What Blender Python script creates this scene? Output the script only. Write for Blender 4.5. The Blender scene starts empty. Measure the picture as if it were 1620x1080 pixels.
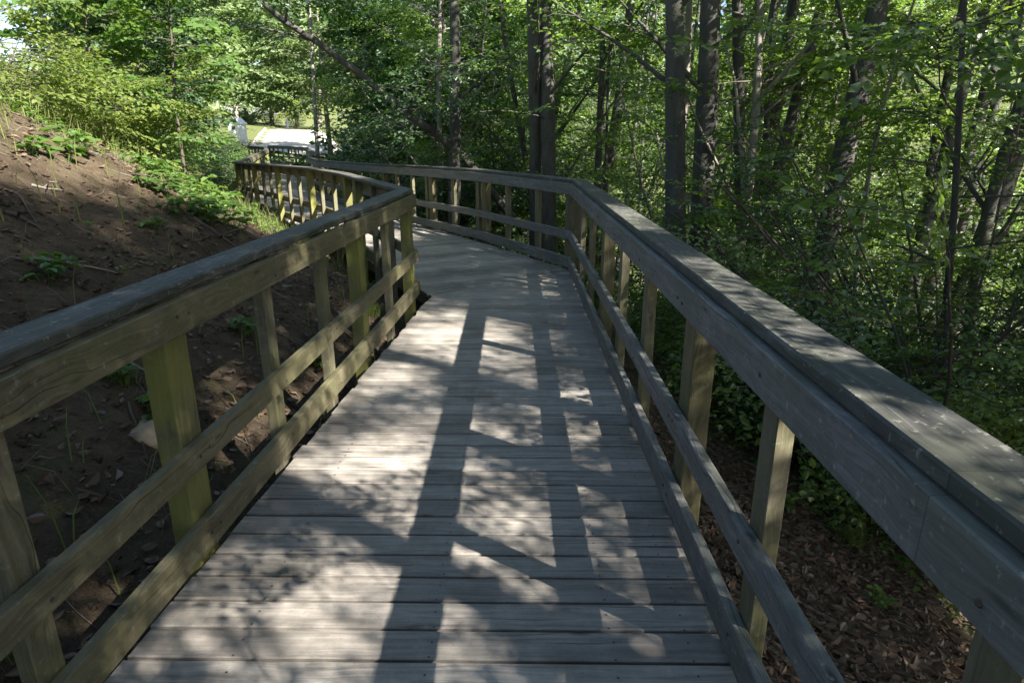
import bpy, math, random
import numpy as np
from mathutils import Vector, Matrix

R = math.radians
S = bpy.context.scene
COL = S.collection

# ------------------------------------------------------------------ camera, sky, sun
cam = bpy.data.objects.new('camera', bpy.data.cameras.new('camera'))
COL.objects.link(cam)
cam.location = (0, 0, 1.65)
cam.rotation_euler = (R(90 - 17.826), 0, 0.01213)
cam.data.sensor_width = 36
cam.data.lens = 36 * 1020 / 1620
cam.data.clip_start = 0.05
cam.data.clip_end = 3000
S.camera = cam

SUN_DIR = Vector((1.05, -0.74, 1.0)).normalized()
w = bpy.data.worlds.new('World')
S.world = w
w.use_nodes = True
nt = w.node_tree
sky = nt.nodes.new('ShaderNodeTexSky')
sky.sky_type = 'NISHITA'
sky.sun_disc = False
sky.sun_elevation = math.asin(SUN_DIR.z)
sky.sun_rotation = math.atan2(SUN_DIR.x, SUN_DIR.y)
nt.links.new(sky.outputs[0], nt.nodes['Background'].inputs[0])
nt.nodes['Background'].inputs[1].default_value = 0.05
sun = bpy.data.objects.new('sun', bpy.data.lights.new('sun', 'SUN'))
COL.objects.link(sun)
sun.data.energy = 5.0
sun.data.angle = R(0.5)
sun.data.color = (1.0, 0.93, 0.82)
sun.rotation_euler = SUN_DIR.to_track_quat('Z', 'Y').to_euler()

S.view_settings.view_transform = 'Standard'
S.view_settings.look = 'None'
S.view_settings.gamma = 1
S.view_settings.exposure = 2.25
S.cycles.max_bounces = 5
S.cycles.diffuse_bounces = 2
S.cycles.transmission_bounces = 4
S.cycles.use_denoising = True
S.cycles.sample_clamp_indirect = 4

# ------------------------------------------------------------------ materials
def new_mat(name):
    m = bpy.data.materials.new(name)
    m.use_nodes = True
    t = m.node_tree
    return m, t, t.nodes['Principled BSDF'], t.nodes['Material Output']

def node(t, kind, **kw):
    n = t.nodes.new(kind)
    for k, v in kw.items():
        setattr(n, k, v)
    return n

def link(t, a, b):
    t.links.new(a, b)

def ramp(t, fac, stops):
    r = node(t, 'ShaderNodeValToRGB')
    e = r.color_ramp.elements
    while len(e) < len(stops):
        e.new(0.5)
    for i, (p, c) in enumerate(stops):
        e[i].position = p
        e[i].color = (*c, 1) if len(c) == 3 else c
    link(t, fac, r.inputs[0])
    return r.outputs[0]

def mixc(t, fac, a, b, mode='MIX'):
    n = node(t, 'ShaderNodeMix', data_type='RGBA', blend_type=mode)
    for sock, v in ((n.inputs[0], fac), (n.inputs[6], a), (n.inputs[7], b)):
        if hasattr(v, 'is_linked') or hasattr(v, 'links'):
            link(t, v, sock)
        elif isinstance(v, (int, float)):
            sock.default_value = v
        else:
            sock.default_value = (*v, 1)
    return n.outputs[2]

def mapping(t, vec, scale, loc=(0, 0, 0)):
    n = node(t, 'ShaderNodeMapping')
    link(t, vec, n.inputs[0])
    n.inputs['Scale'].default_value = scale
    n.inputs['Location'].default_value = loc
    return n.outputs[0]

def noise(t, vec, scale, detail=4, rough=0.55, dist=0.0):
    n = node(t, 'ShaderNodeTexNoise')
    if vec is not None:
        link(t, vec, n.inputs['Vector'])
    n.inputs['Scale'].default_value = scale
    n.inputs['Detail'].default_value = detail
    n.inputs['Roughness'].default_value = rough
    n.inputs['Distortion'].default_value = dist
    return n.outputs['Fac']

def wood_mat(name, dark, mid, light, algae=None, algae_amt=0.0, lichen=0.0, tone=0.5, rough=0.7, swirl=0.12, streak=0.7, stain=0.0, worn=0.3):
    """weathered softwood: u along the grain, v across it (metres)"""
    m, t, b, out = new_mat(name)
    uv = node(t, 'ShaderNodeUVMap').outputs[0]
    geo = node(t, 'ShaderNodeNewGeometry')
    pos = node(t, 'ShaderNodeTexCoord').outputs['Object']
    warp = noise(t, mapping(t, uv, (2.5, 7, 1)), 1.0, 2, 0.5)
    wv = node(t, 'ShaderNodeCombineXYZ')
    wm = node(t, 'ShaderNodeMath', operation='MULTIPLY')
    link(t, warp, wm.inputs[0])
    wm.inputs[1].default_value = swirl
    link(t, wm.outputs[0], wv.inputs[1])
    va = node(t, 'ShaderNodeVectorMath', operation='ADD')
    link(t, uv, va.inputs[0])
    link(t, wv.outputs[0], va.inputs[1])
    uvw = va.outputs[0]
    g1 = noise(t, mapping(t, uvw, (1.6, 42, 1)), 1.0, 5, 0.62, 0.5)
    g2 = noise(t, mapping(t, uvw, (5, 170, 1)), 1.0, 3, 0.6, 0.2)
    blot = noise(t, mapping(t, uv, (1.3, 3.5, 1)), 1.0, 4, 0.6)
    c = ramp(t, g1, [(0.28, dark), (0.5, mid), (0.72, light)])
    c = mixc(t, ramp(t, g2, [(0.3, (streak,) * 3), (0.62, (0.0,) * 3)]), c, dark)
    wz = noise(t, pos, 11, 5, 0.7)
    c = mixc(t, ramp(t, wz, [(0.5, (0, 0, 0)), (0.7, (0.5,) * 3)]), c, light)
    wl = noise(t, mapping(t, uvw, (2.4, 26, 1)), 1.0, 4, 0.7, 0.4)
    c = mixc(t, ramp(t, wl, [(0.54, (0, 0, 0)), (0.66, (worn,) * 3)]), c, tuple(x * 1.35 for x in light))
    ck = noise(t, mapping(t, uvw, (0.9, 95, 1)), 1.0, 2, 0.5, 0.3)
    c = mixc(t, ramp(t, ck, [(0.3, (0.85,) * 3), (0.36, (0, 0, 0))]), c, tuple(x * 0.25 for x in dark))
    sp = noise(t, pos, 85, 3, 0.7)
    c = mixc(t, ramp(t, sp, [(0.55, (0, 0, 0)), (0.7, (0.45,) * 3)]), c, dark)
    if stain:
        st = noise(t, mapping(t, pos, (1, 1, 1)), 1.7, 6, 0.68)
        c = mixc(t, ramp(t, st, [(0.5, (0, 0, 0)), (0.68, (stain,) * 3)]), c, (0.075, 0.07, 0.055))
    c = mixc(t, ramp(t, blot, [(0.4, (0, 0, 0)), (0.75, (0.55,) * 3)]), c, tuple(x * 0.55 for x in mid))
    # every board its own tone
    r = ramp(t, geo.outputs['Random Per Island'], [(0, (1 - tone,) * 3), (1, (1 + tone * 0.4,) * 3)])
    c = mixc(t, 1.0, c, r, 'MULTIPLY')
    # knots
    vor = node(t, 'ShaderNodeTexVoronoi')
    link(t, mapping(t, uv, (2.6, 11, 1)), vor.inputs['Vector'])
    vor.inputs['Scale'].default_value = 1.0
    k = ramp(t, vor.outputs['Distance'], [(0.05, (0.8,) * 3), (0.13, (0, 0, 0))])
    c = mixc(t, k, c, tuple(x * 0.3 for x in dark))
    if algae:
        a = noise(t, mapping(t, pos, (1, 1, 1)), 3.0, 5, 0.65)
        c = mixc(t, ramp(t, a, [(0.5 - algae_amt * 0.4, (0, 0, 0)), (0.62, (min(1, algae_amt + 0.25),) * 3)]), c, algae)
    if lichen:
        a = noise(t, pos, 38, 4, 0.7)
        c = mixc(t, ramp(t, a, [(0.6, (0, 0, 0)), (0.68, (lichen,) * 3)]), c, (0.36, 0.37, 0.31))
    link(t, c, b.inputs['Base Color'])
    b.inputs['Roughness'].default_value = rough
    b.inputs['Specular IOR Level'].default_value = 0.35
    bump = node(t, 'ShaderNodeBump')
    bump.inputs['Strength'].default_value = 0.55
    bump.inputs['Distance'].default_value = 0.004
    link(t, g1, bump.inputs['Height'])
    b2 = node(t, 'ShaderNodeBump')
    b2.inputs['Strength'].default_value = 0.35
    b2.inputs['Distance'].default_value = 0.002
    link(t, g2, b2.inputs['Height'])
    link(t, bump.outputs[0], b2.inputs['Normal'])
    link(t, b2.outputs[0], b.inputs['Normal'])
    return m

M_DECK = wood_mat('deck_wood', (0.17, 0.155, 0.138), (0.325, 0.3, 0.272), (0.43, 0.402, 0.37), tone=0.32, rough=0.65, swirl=0.05, streak=0.4, stain=0.6)
M_RAIL_R = wood_mat('silvered_rail_wood', (0.085, 0.085, 0.085), (0.175, 0.175, 0.172), (0.28, 0.28, 0.275), algae=(0.1, 0.115, 0.075), algae_amt=0.2, lichen=0.5, tone=0.2)
M_RAIL_L = wood_mat('algae_rail_wood', (0.075, 0.063, 0.038), (0.15, 0.132, 0.086), (0.22, 0.2, 0.135), algae=(0.13, 0.128, 0.055), algae_amt=0.3, lichen=0.3, tone=0.2)
M_TOP = wood_mat('handrail_wood', (0.045, 0.045, 0.044), (0.09, 0.09, 0.087), (0.155, 0.155, 0.148), algae=(0.058, 0.066, 0.042), algae_amt=0.3, lichen=0.55, tone=0.2, rough=0.75, worn=0.65)
M_POST = wood_mat('green_post_wood', (0.07, 0.064, 0.034), (0.145, 0.132, 0.075), (0.21, 0.195, 0.115), algae=(0.21, 0.22, 0.04), algae_amt=0.45, lichen=0.15, tone=0.25)
M_POST_R = wood_mat('olive_post_wood', (0.06, 0.054, 0.03), (0.125, 0.113, 0.066), (0.185, 0.17, 0.105), algae=(0.13, 0.13, 0.04), algae_amt=0.25, lichen=0.15, tone=0.25)
M_BAL = wood_mat('baluster_wood', (0.075, 0.066, 0.045), (0.15, 0.135, 0.095), (0.225, 0.205, 0.15), algae=(0.13, 0.135, 0.055), algae_amt=0.3, lichen=0.3, tone=0.25)

def leaf_mat(name, c1, c2, trans, tw=0.5, gloss=0.1):
    m, t, b, out = new_mat(name)
    t.nodes.remove(b)
    geo = node(t, 'ShaderNodeNewGeometry')
    oi = node(t, 'ShaderNodeObjectInfo')
    rr = node(t, 'ShaderNodeMath', operation='ADD')
    link(t, geo.outputs['Random Per Island'], rr.inputs[0])
    sc = node(t, 'ShaderNodeMath', operation='MULTIPLY')
    link(t, oi.outputs['Random'], sc.inputs[0])
    sc.inputs[1].default_value = 0.6
    link(t, sc.outputs[0], rr.inputs[1])
    fac = node(t, 'ShaderNodeMath', operation='MULTIPLY')
    link(t, rr.outputs[0], fac.inputs[0])
    fac.inputs[1].default_value = 0.62
    col = mixc(t, fac.outputs[0], c1, c2)
    tcol = mixc(t, fac.outputs[0], trans, tuple(min(1, x * 1.45) for x in trans))
    d = node(t, 'ShaderNodeBsdfDiffuse')
    link(t, col, d.inputs[0])
    tr = node(t, 'ShaderNodeBsdfTranslucent')
    link(t, tcol, tr.inputs[0])
    mx = node(t, 'ShaderNodeMixShader')
    mx.inputs[0].default_value = tw
    link(t, d.outputs[0], mx.inputs[1])
    link(t, tr.outputs[0], mx.inputs[2])
    g = node(t, 'ShaderNodeBsdfGlossy')
    g.inputs['Roughness'].default_value = 0.5
    g.inputs[0].default_value = (0.8, 0.85, 0.8, 1)
    lw = node(t, 'ShaderNodeFresnel')
    lw.inputs[0].default_value = 1.4
    gm = node(t, 'ShaderNodeMath', operation='MULTIPLY')
    link(t, lw.outputs[0], gm.inputs[0])
    gm.inputs[1].default_value = gloss * 1.3
    m2 = node(t, 'ShaderNodeMixShader')
    link(t, gm.outputs[0], m2.inputs[0])
    link(t, mx.outputs[0], m2.inputs[1])
    link(t, g.outputs[0], m2.inputs[2])
    link(t, m2.outputs[0], out.inputs[0])
    return m

M_BEECH = leaf_mat('beech_leaf', (0.034, 0.072, 0.02), (0.085, 0.14, 0.034), (0.25, 0.4, 0.05), 0.42, 0.1)
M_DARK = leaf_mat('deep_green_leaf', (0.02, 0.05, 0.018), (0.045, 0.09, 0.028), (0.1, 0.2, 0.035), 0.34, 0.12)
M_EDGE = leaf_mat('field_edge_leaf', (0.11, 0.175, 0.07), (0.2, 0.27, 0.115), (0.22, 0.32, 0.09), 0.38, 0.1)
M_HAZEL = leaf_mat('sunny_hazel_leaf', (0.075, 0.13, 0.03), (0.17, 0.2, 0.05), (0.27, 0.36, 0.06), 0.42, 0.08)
M_HERB = leaf_mat('herb_leaf', (0.05, 0.11, 0.025), (0.1, 0.17, 0.035), (0.2, 0.33, 0.05), 0.42, 0.08)
M_GRASS = leaf_mat('grass_blade', (0.09, 0.14, 0.035), (0.22, 0.23, 0.09), (0.22, 0.28, 0.06), 0.45, 0.04)
M_DRYGRASS = leaf_mat('dry_grass_blade', (0.2, 0.17, 0.1), (0.32, 0.27, 0.17), (0.3, 0.26, 0.15), 0.35, 0.03)
M_LITTER = leaf_mat('dead_leaf', (0.06, 0.036, 0.024), (0.21, 0.14, 0.1), (0.1, 0.055, 0.03), 0.18, 0.06)

def bark_mat(name, a, b_, pale):
    m, t, b, out = new_mat(name)
    pos = node(t, 'ShaderNodeTexCoord').outputs['Object']
    n1 = noise(t, mapping(t, pos, (1, 1, 0.35)), 7, 5, 0.65)
    n2 = noise(t, mapping(t, pos, (1, 1, 2.2)), 22, 4, 0.6)
    c = ramp(t, n1, [(0.3, a), (0.7, b_)])
    c = mixc(t, ramp(t, n2, [(0.6, (0, 0, 0)), (0.72, (0.6,) * 3)]), c, pale)
    n3 = noise(t, pos, 1.6, 3, 0.6)
    c = mixc(t, ramp(t, n3, [(0.52, (0, 0, 0)), (0.72, (0.5,) * 3)]), c, (0.075, 0.09, 0.04))
    link(t, c, b.inputs['Base Color'])
    b.inputs['Roughness'].default_value = 0.85
    bump = node(t, 'ShaderNodeBump')
    bump.inputs['Strength'].default_value = 0.5
    bump.inputs['Distance'].default_value = 0.02
    link(t, n2, bump.inputs['Height'])
    link(t, bump.outputs[0], b.inputs['Normal'])
    return m

M_BARK = bark_mat('beech_bark', (0.035, 0.033, 0.03), (0.095, 0.092, 0.085), (0.19, 0.19, 0.175))
M_PALEBARK = bark_mat('pale_bark', (0.15, 0.135, 0.115), (0.27, 0.25, 0.215), (0.36, 0.35, 0.32))
M_TWIG = bark_mat('twig_bark', (0.045, 0.036, 0.028), (0.1, 0.082, 0.065), (0.16, 0.145, 0.12))

def ground_mat():
    m, t, b, out = new_mat('forest_soil')
    pos = node(t, 'ShaderNodeTexCoord').outputs['Object']
    n1 = noise(t, pos, 1.3, 6, 0.6)
    n2 = noise(t, pos, 14, 6, 0.7)
    n3 = noise(t, pos, 70, 4, 0.7)
    c = ramp(t, n1, [(0.3, (0.048, 0.037, 0.025)), (0.5, (0.095, 0.073, 0.05)), (0.72, (0.15, 0.118, 0.083))])
    c = mixc(t, ramp(t, n2, [(0.45, (0, 0, 0)), (0.65, (0.6,) * 3)]), c, (0.04, 0.029, 0.02))
    c = mixc(t, ramp(t, n3, [(0.58, (0, 0, 0)), (0.68, (0.8,) * 3)]), c, (0.19, 0.125, 0.08))
    n4 = noise(t, pos, 2.6, 5, 0.7)
    c = mixc(t, ramp(t, n4, [(0.55, (0, 0, 0)), (0.68, (0.55,) * 3)]), c, (0.05, 0.065, 0.02))
    # turf beyond the bend of the walk
    sx = node(t, 'ShaderNodeSeparateXYZ')
    link(t, pos, sx.inputs[0])
    ma = node(t, 'ShaderNodeMath', operation='MULTIPLY_ADD')
    link(t, n4, ma.inputs[0])
    ma.inputs[1].default_value = 9.0
    link(t, sx.outputs[1], ma.inputs[2])
    mr = node(t, 'ShaderNodeMapRange')
    link(t, ma.outputs[0], mr.inputs[0])
    mr.inputs[1].default_value = 22
    mr.inputs[2].default_value = 30
    c = mixc(t, mr.outputs[0], c, ramp(t, n2, [(0.35, (0.06, 0.09, 0.03)), (0.65, (0.16, 0.17, 0.07))]))
    link(t, c, b.inputs['Base Color'])
    b.inputs['Roughness'].default_value = 0.95
    b.inputs['Specular IOR Level'].default_value = 0.15
    bump = node(t, 'ShaderNodeBump')
    bump.inputs['Strength'].default_value = 1.0
    bump.inputs['Distance'].default_value = 0.06
    link(t, n2, bump.inputs['Height'])
    b2 = node(t, 'ShaderNodeBump')
    b2.inputs['Strength'].default_value = 0.6
    b2.inputs['Distance'].default_value = 0.01
    link(t, n3, b2.inputs['Height'])
    link(t, bump.outputs[0], b2.inputs['Normal'])
    link(t, b2.outputs[0], b.inputs['Normal'])
    return m

M_SOIL = ground_mat()

def plain(name, col, rough=0.6, nscale=6, var=0.15):
    m, t, b, out = new_mat(name)
    pos = node(t, 'ShaderNodeTexCoord').outputs['Object']
    n1 = noise(t, pos, nscale, 5, 0.6)
    c = ramp(t, n1, [(0.3, tuple(x * (1 - var) for x in col)), (0.7, tuple(min(1, x * (1 + var)) for x in col))])
    link(t, c, b.inputs['Base Color'])
    b.inputs['Roughness'].default_value = rough
    return m

M_PAVE = plain('pale_gravel', (0.5, 0.47, 0.43), 0.9, 3)
M_WHITE = plain('white_boards', (0.75, 0.76, 0.78), 0.6, 4, 0.05)
M_ROOF = plain('grey_roofing', (0.42, 0.44, 0.47), 0.6, 4, 0.1)
M_GLASSY = plain('dark_window', (0.05, 0.06, 0.07), 0.2, 4, 0.1)
M_COAT = plain('navy_cloth', (0.03, 0.035, 0.06), 0.8, 20)
M_SKIN = plain('skin', (0.45, 0.28, 0.21), 0.6, 20, 0.05)
M_HAIR = plain('brown_hair', (0.06, 0.04, 0.03), 0.6, 30)
M_HUMP = plain('tan_soil', (0.3, 0.23, 0.15), 0.85, 8, 0.25)

# ------------------------------------------------------------------ mesh helpers
def mesh_obj(name, verts, quads, mat, parent=None, uv=None, smooth=False):
    """verts (N,3), quads (M,4) numpy -> one mesh object"""
    me = bpy.data.meshes.new(name)
    V = np.asarray(verts, dtype=np.float32).reshape(-1, 3)
    Q = np.asarray(quads, dtype=np.int32).reshape(-1, 4)
    me.vertices.add(len(V))
    me.vertices.foreach_set('co', V.ravel())
    me.loops.add(Q.size)
    me.loops.foreach_set('vertex_index', Q.ravel())
    me.polygons.add(len(Q))
    me.polygons.foreach_set('loop_start', np.arange(0, Q.size, 4, dtype=np.int32))
    me.polygons.foreach_set('use_smooth', np.full(len(Q), smooth, dtype=bool))
    if uv is not None:
        l = me.uv_layers.new(name='UVMap')
        l.data.foreach_set('uv', np.asarray(uv, dtype=np.float32).ravel())
    me.materials.append(mat)
    me.update(calc_edges=True)
    me.validate()
    o = bpy.data.objects.new(name, me)
    COL.objects.link(o)
    if parent is not None:
        o.parent = parent
    return o

def tag(o, label=None, cat=None, group=None, kind=None):
    if label:
        o['label'] = label
    if cat:
        o['category'] = cat
    if group:
        o['group'] = group
    if kind:
        o['kind'] = kind
    return o

def empty(name, loc=(0, 0, 0), rz=0.0):
    o = bpy.data.objects.new(name, None)
    o.empty_display_size = 0.1
    COL.objects.link(o)
    o.location = loc
    o.rotation_euler = (0, 0, rz)
    return o

def copy_tree(root, loc, rz=0.0, scale=1.0, tilt=(0, 0)):
    c = root.copy()
    COL.objects.link(c)
    c.location = loc
    c.rotation_euler = (tilt[0], tilt[1], rz)
    c.scale = (scale,) * 3
    for ch in root.children:
        k = ch.copy()
        COL.objects.link(k)
        k.parent = c
    return c

wrng = random.Random(11)

class WB:
    """collects wooden boards with grain uv (u along, v round the section)"""
    def __init__(self):
        self.v, self.q, self.uv = [], [], []

    def beam(self, p0, p1, wid, hei, side=None, ch=0.004, skew0=0.0, skew1=0.0):
        """board from p0 to p1 (centre line); wid along side, hei along the other normal;
        skew: shifts the end cut along the board per metre of side offset (mitre)"""
        p0, p1 = Vector(p0), Vector(p1)
        d = (p1 - p0)
        L = d.length
        d.normalize()
        if side is None:
            side = Vector((d.y, -d.x, 0)).normalized() if abs(d.z) < 0.95 else Vector((1, 0, 0))
        side = Vector(side)
        side = (side - d * side.dot(d)).normalized()
        up = side.cross(d).normalized()
        a, b = wid / 2, hei / 2
        prof = [(-a + ch, -b), (a - ch, -b), (a, -b + ch), (a, b - ch), (a - ch, b), (-a + ch, b), (-a, b - ch), (-a, -b + ch)]
        base = len(self.v)
        for P, sk in ((p0, skew0), (p1, skew1)):
            for x, y in prof:
                self.v.append(P + side * x + up * y + d * (sk * x))
        off_u, off_v = wrng.random() * 40, wrng.random() * 9
        per = 0.0
        for i in range(8):
            j = (i + 1) % 8
            (x0, y0), (x1, y1) = prof[i], prof[j]
            e = math.hypot(x1 - x0, y1 - y0)
            self.q.append((base + i, base + j, base + 8 + j, base + 8 + i))
            self.uv += [(off_u, off_v + per), (off_u, off_v + per + e), (off_u + L, off_v + per + e), (off_u + L, off_v + per)]
            per += e
        for o, flip in ((0, True), (8, False)):
            for f in ((0, 1, 2, 7), (7, 2, 3, 6), (6, 3, 4, 5)):
                ff = f[::-1] if flip else f
                self.q.append(tuple(base + o + k for k in ff))
                self.uv += [(off_u + prof[k][0] * 0.2, off_v + prof[k][1]) for k in ff]
        return self

    def build(self, name, mat, parent=None):
        return mesh_obj(name, [tuple(x) for x in self.v], self.q, mat, parent, self.uv)

# ------------------------------------------------------------------ plan of the boardwalk (inner rail faces, metres)
LEFT = [(-1.46, -2.6), (-1.055, 6.66), (-2.4, 9.45), (-3.6, 11.6), (-7.55, 17.9), (-8.75, 21.6), (-10.5, 26.9), (-13.0, 34.6), (-15.3, 40.4), (-17.6, 43.6)]
RIGHT = [(0.72, -2.6), (0.607, 8.05), (-0.66, 10.4), (-1.72, 12.05), (-6.1, 19.9), (-7.3, 22.7), (-8.9, 28.5), (-10.6, 33.2), (-12.6, 39.2), (-15.0, 43.0), (-17.2, 45.6)]

def deck_z(y):
    """the walk dips slightly after the bend"""
    f = min(1, max(0, (y - 9.5) / 11.0))
    f = f * f * (3 - 2 * f)
    return -0.22 * f

def deck_z_np(y):
    f = np.clip((y - 9.5) / 11.0, 0, 1)
    return -0.22 * f * f * (3 - 2 * f)

CENTRE = np.array([(-0.45, -30), (-0.42, -2.6), (-0.2, 7.3), (-1.5, 9.95), (-2.6, 11.9), (-6.8, 18.9), (-8.0, 22.2), (-9.7, 27.8), (-12.0, 34.2), (-15.0, 41.5), (-18.0, 46), (-26, 70), (-50, 140), (-80, 240)], dtype=float)

def path_dist(x, y):
    """signed distance to the walk's centre line (+ on its right) and length along it"""
    best = np.full(x.shape, 1e9)
    sgn = np.zeros_like(best)
    for i in range(len(CENTRE) - 1):
        a, b = CENTRE[i], CENTRE[i + 1]
        d = b - a
        L2 = d @ d
        t = np.clip(((x - a[0]) * d[0] + (y - a[1]) * d[1]) / L2, 0, 1)
        px, py = a[0] + t * d[0], a[1] + t * d[1]
        dist = np.hypot(x - px, y - py)
        cr = d[0] * (y - a[1]) - d[1] * (x - a[0])
        m = dist < best
        best = np.where(m, dist, best)
        sgn = np.where(m, np.where(cr > 0, -1.0, 1.0), sgn)
    return best * sgn

def lerp_tab(v, tab):
    xs, ys = zip(*tab)
    return np.interp(v, xs, ys)

def vnoise(x, y, seed=0):
    """cheap smooth noise from summed sines"""
    r = np.random.RandomState(seed)
    z = np.zeros_like(x)
    for k in range(7):
        a = r.uniform(0, 6.28)
        f = r.uniform(0.5, 1.6)
        z += np.sin((x * math.cos(a) + y * math.sin(a)) * f + r.uniform(0, 6.28)) / 7
    return z

def ground_np(x, y):
    x = np.asarray(x, float)
    y = np.asarray(y, float)
    d = path_dist(x, y)
    far = np.clip((y - 44) / 16, 0, 1)
    base = deck_z_np(y) - 0.42 + lerp_tab(y, [(44, 0), (60, 1.05), (75, 1.9), (120, 3.6), (300, 6)])
    tl = np.maximum(0, -d - 0.95)
    tr = np.maximum(0, d - 0.8)
    H = lerp_tab(y, [(-10, 2.5), (5.5, 2.45), (9, 1.95), (14, 1.5), (20, 1.15), (30, 0.9), (44, 0.5)])
    a = 0.62 * tl
    b = H + 0.085 * np.minimum(tl, 45)
    k = 0.35
    hh = np.clip(0.5 + 0.5 * (b - a) / k, 0, 1)
    rise = b * (1 - hh) + a * hh - k * hh * (1 - hh)
    rise = np.where(tl > 0, rise + k * 0.0, 0)
    drop_f = 1 - 0.93 * far
    dr = -7.0 * (1 - np.exp(-0.075 * tr)) * drop_f
    hill = 0.42 * np.maximum(0, tr - 34)
    hill = 30 * (1 - np.exp(-hill / 30))
    z = base + rise + dr + hill
    amp = np.clip((np.abs(d) - 0.9) / 1.5, 0, 1)
    z = z + amp * (1 - far) * (0.07 * vnoise(x * 1.7, y * 1.7, 1) + 0.05 * vnoise(x * 5, y * 5, 2) + 0.03 * vnoise(x * 13, y * 13, 3) + 0.02 * vnoise(x * 25, y * 25, 4))
    return z

def gz(x, y):
    return float(ground_np(np.array([x]), np.array([y]))[0])

# ------------------------------------------------------------------ ground
def axis(lo, hi, c0, c1, fine):
    out = list(np.arange(c0, c1, fine))
    s, v = fine, c1
    while v < hi:
        out.append(v)
        s *= 1.09
        v += s
    out.append(hi)
    s, v = fine, c0 - fine
    while v > lo:
        out.insert(0, v)
        s *= 1.09
        v -= s
    out.insert(0, lo)
    return np.array(out)

gx = axis(-400, 400, -9, 6, 0.09)
gy = axis(-120, 700, -1, 17, 0.1)
GX, GY = np.meshgrid(gx, gy)
GZ = ground_np(GX, GY)
nxv, nyv = len(gx), len(gy)
idx = np.arange(nxv * nyv).reshape(nyv, nxv)
quads = np.stack([idx[:-1, :-1], idx[:-1, 1:], idx[1:, 1:], idx[1:, :-1]], -1).reshape(-1, 4)
ground = mesh_obj('ground', np.stack([GX, GY, GZ], -1).reshape(-1, 3), quads, M_SOIL, smooth=True)
tag(ground, 'brown woodland soil of the bank and slope around the boardwalk', kind='structure')

# pale pavement far away where the walk ends
pts = []
def pave_line(y):
    c = np.interp(y, CENTRE[:, 1], CENTRE[:, 0])
    return c
py_ = np.linspace(56, 98, 40)
px_ = np.linspace(-4.6, 3.4, 20)
PX, PY = np.meshgrid(px_, py_)
PX = PX + pave_line(PY) + 3.2
PZ = ground_np(PX, PY) + 0.17
ii = np.arange(PX.size).reshape(PX.shape)
pq = np.stack([ii[:-1, :-1], ii[:-1, 1:], ii[1:, 1:], ii[1:, :-1]], -1).reshape(-1, 4)
tag(mesh_obj('road', np.stack([PX, PY, PZ], -1).reshape(-1, 3), pq, M_PAVE, smooth=True), 'bright pale gravel lane beyond the end of the boardwalk', kind='structure')

# ------------------------------------------------------------------ deck boards
def clip_poly(poly, a, n):
    """keep the side where (p-a).n >= 0"""
    out = []
    for i in range(len(poly)):
        p, q = poly[i], poly[(i + 1) % len(poly)]
        dp = (p[0] - a[0]) * n[0] + (p[1] - a[1]) * n[1]
        dq = (q[0] - a[0]) * n[0] + (q[1] - a[1]) * n[1]
        if dp >= 0:
            out.append(p)
        if dp * dq < 0:
            t = dp / (dp - dq)
            out.append((p[0] + (q[0] - p[0]) * t, p[1] + (q[1] - p[1]) * t))
    return out

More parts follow.
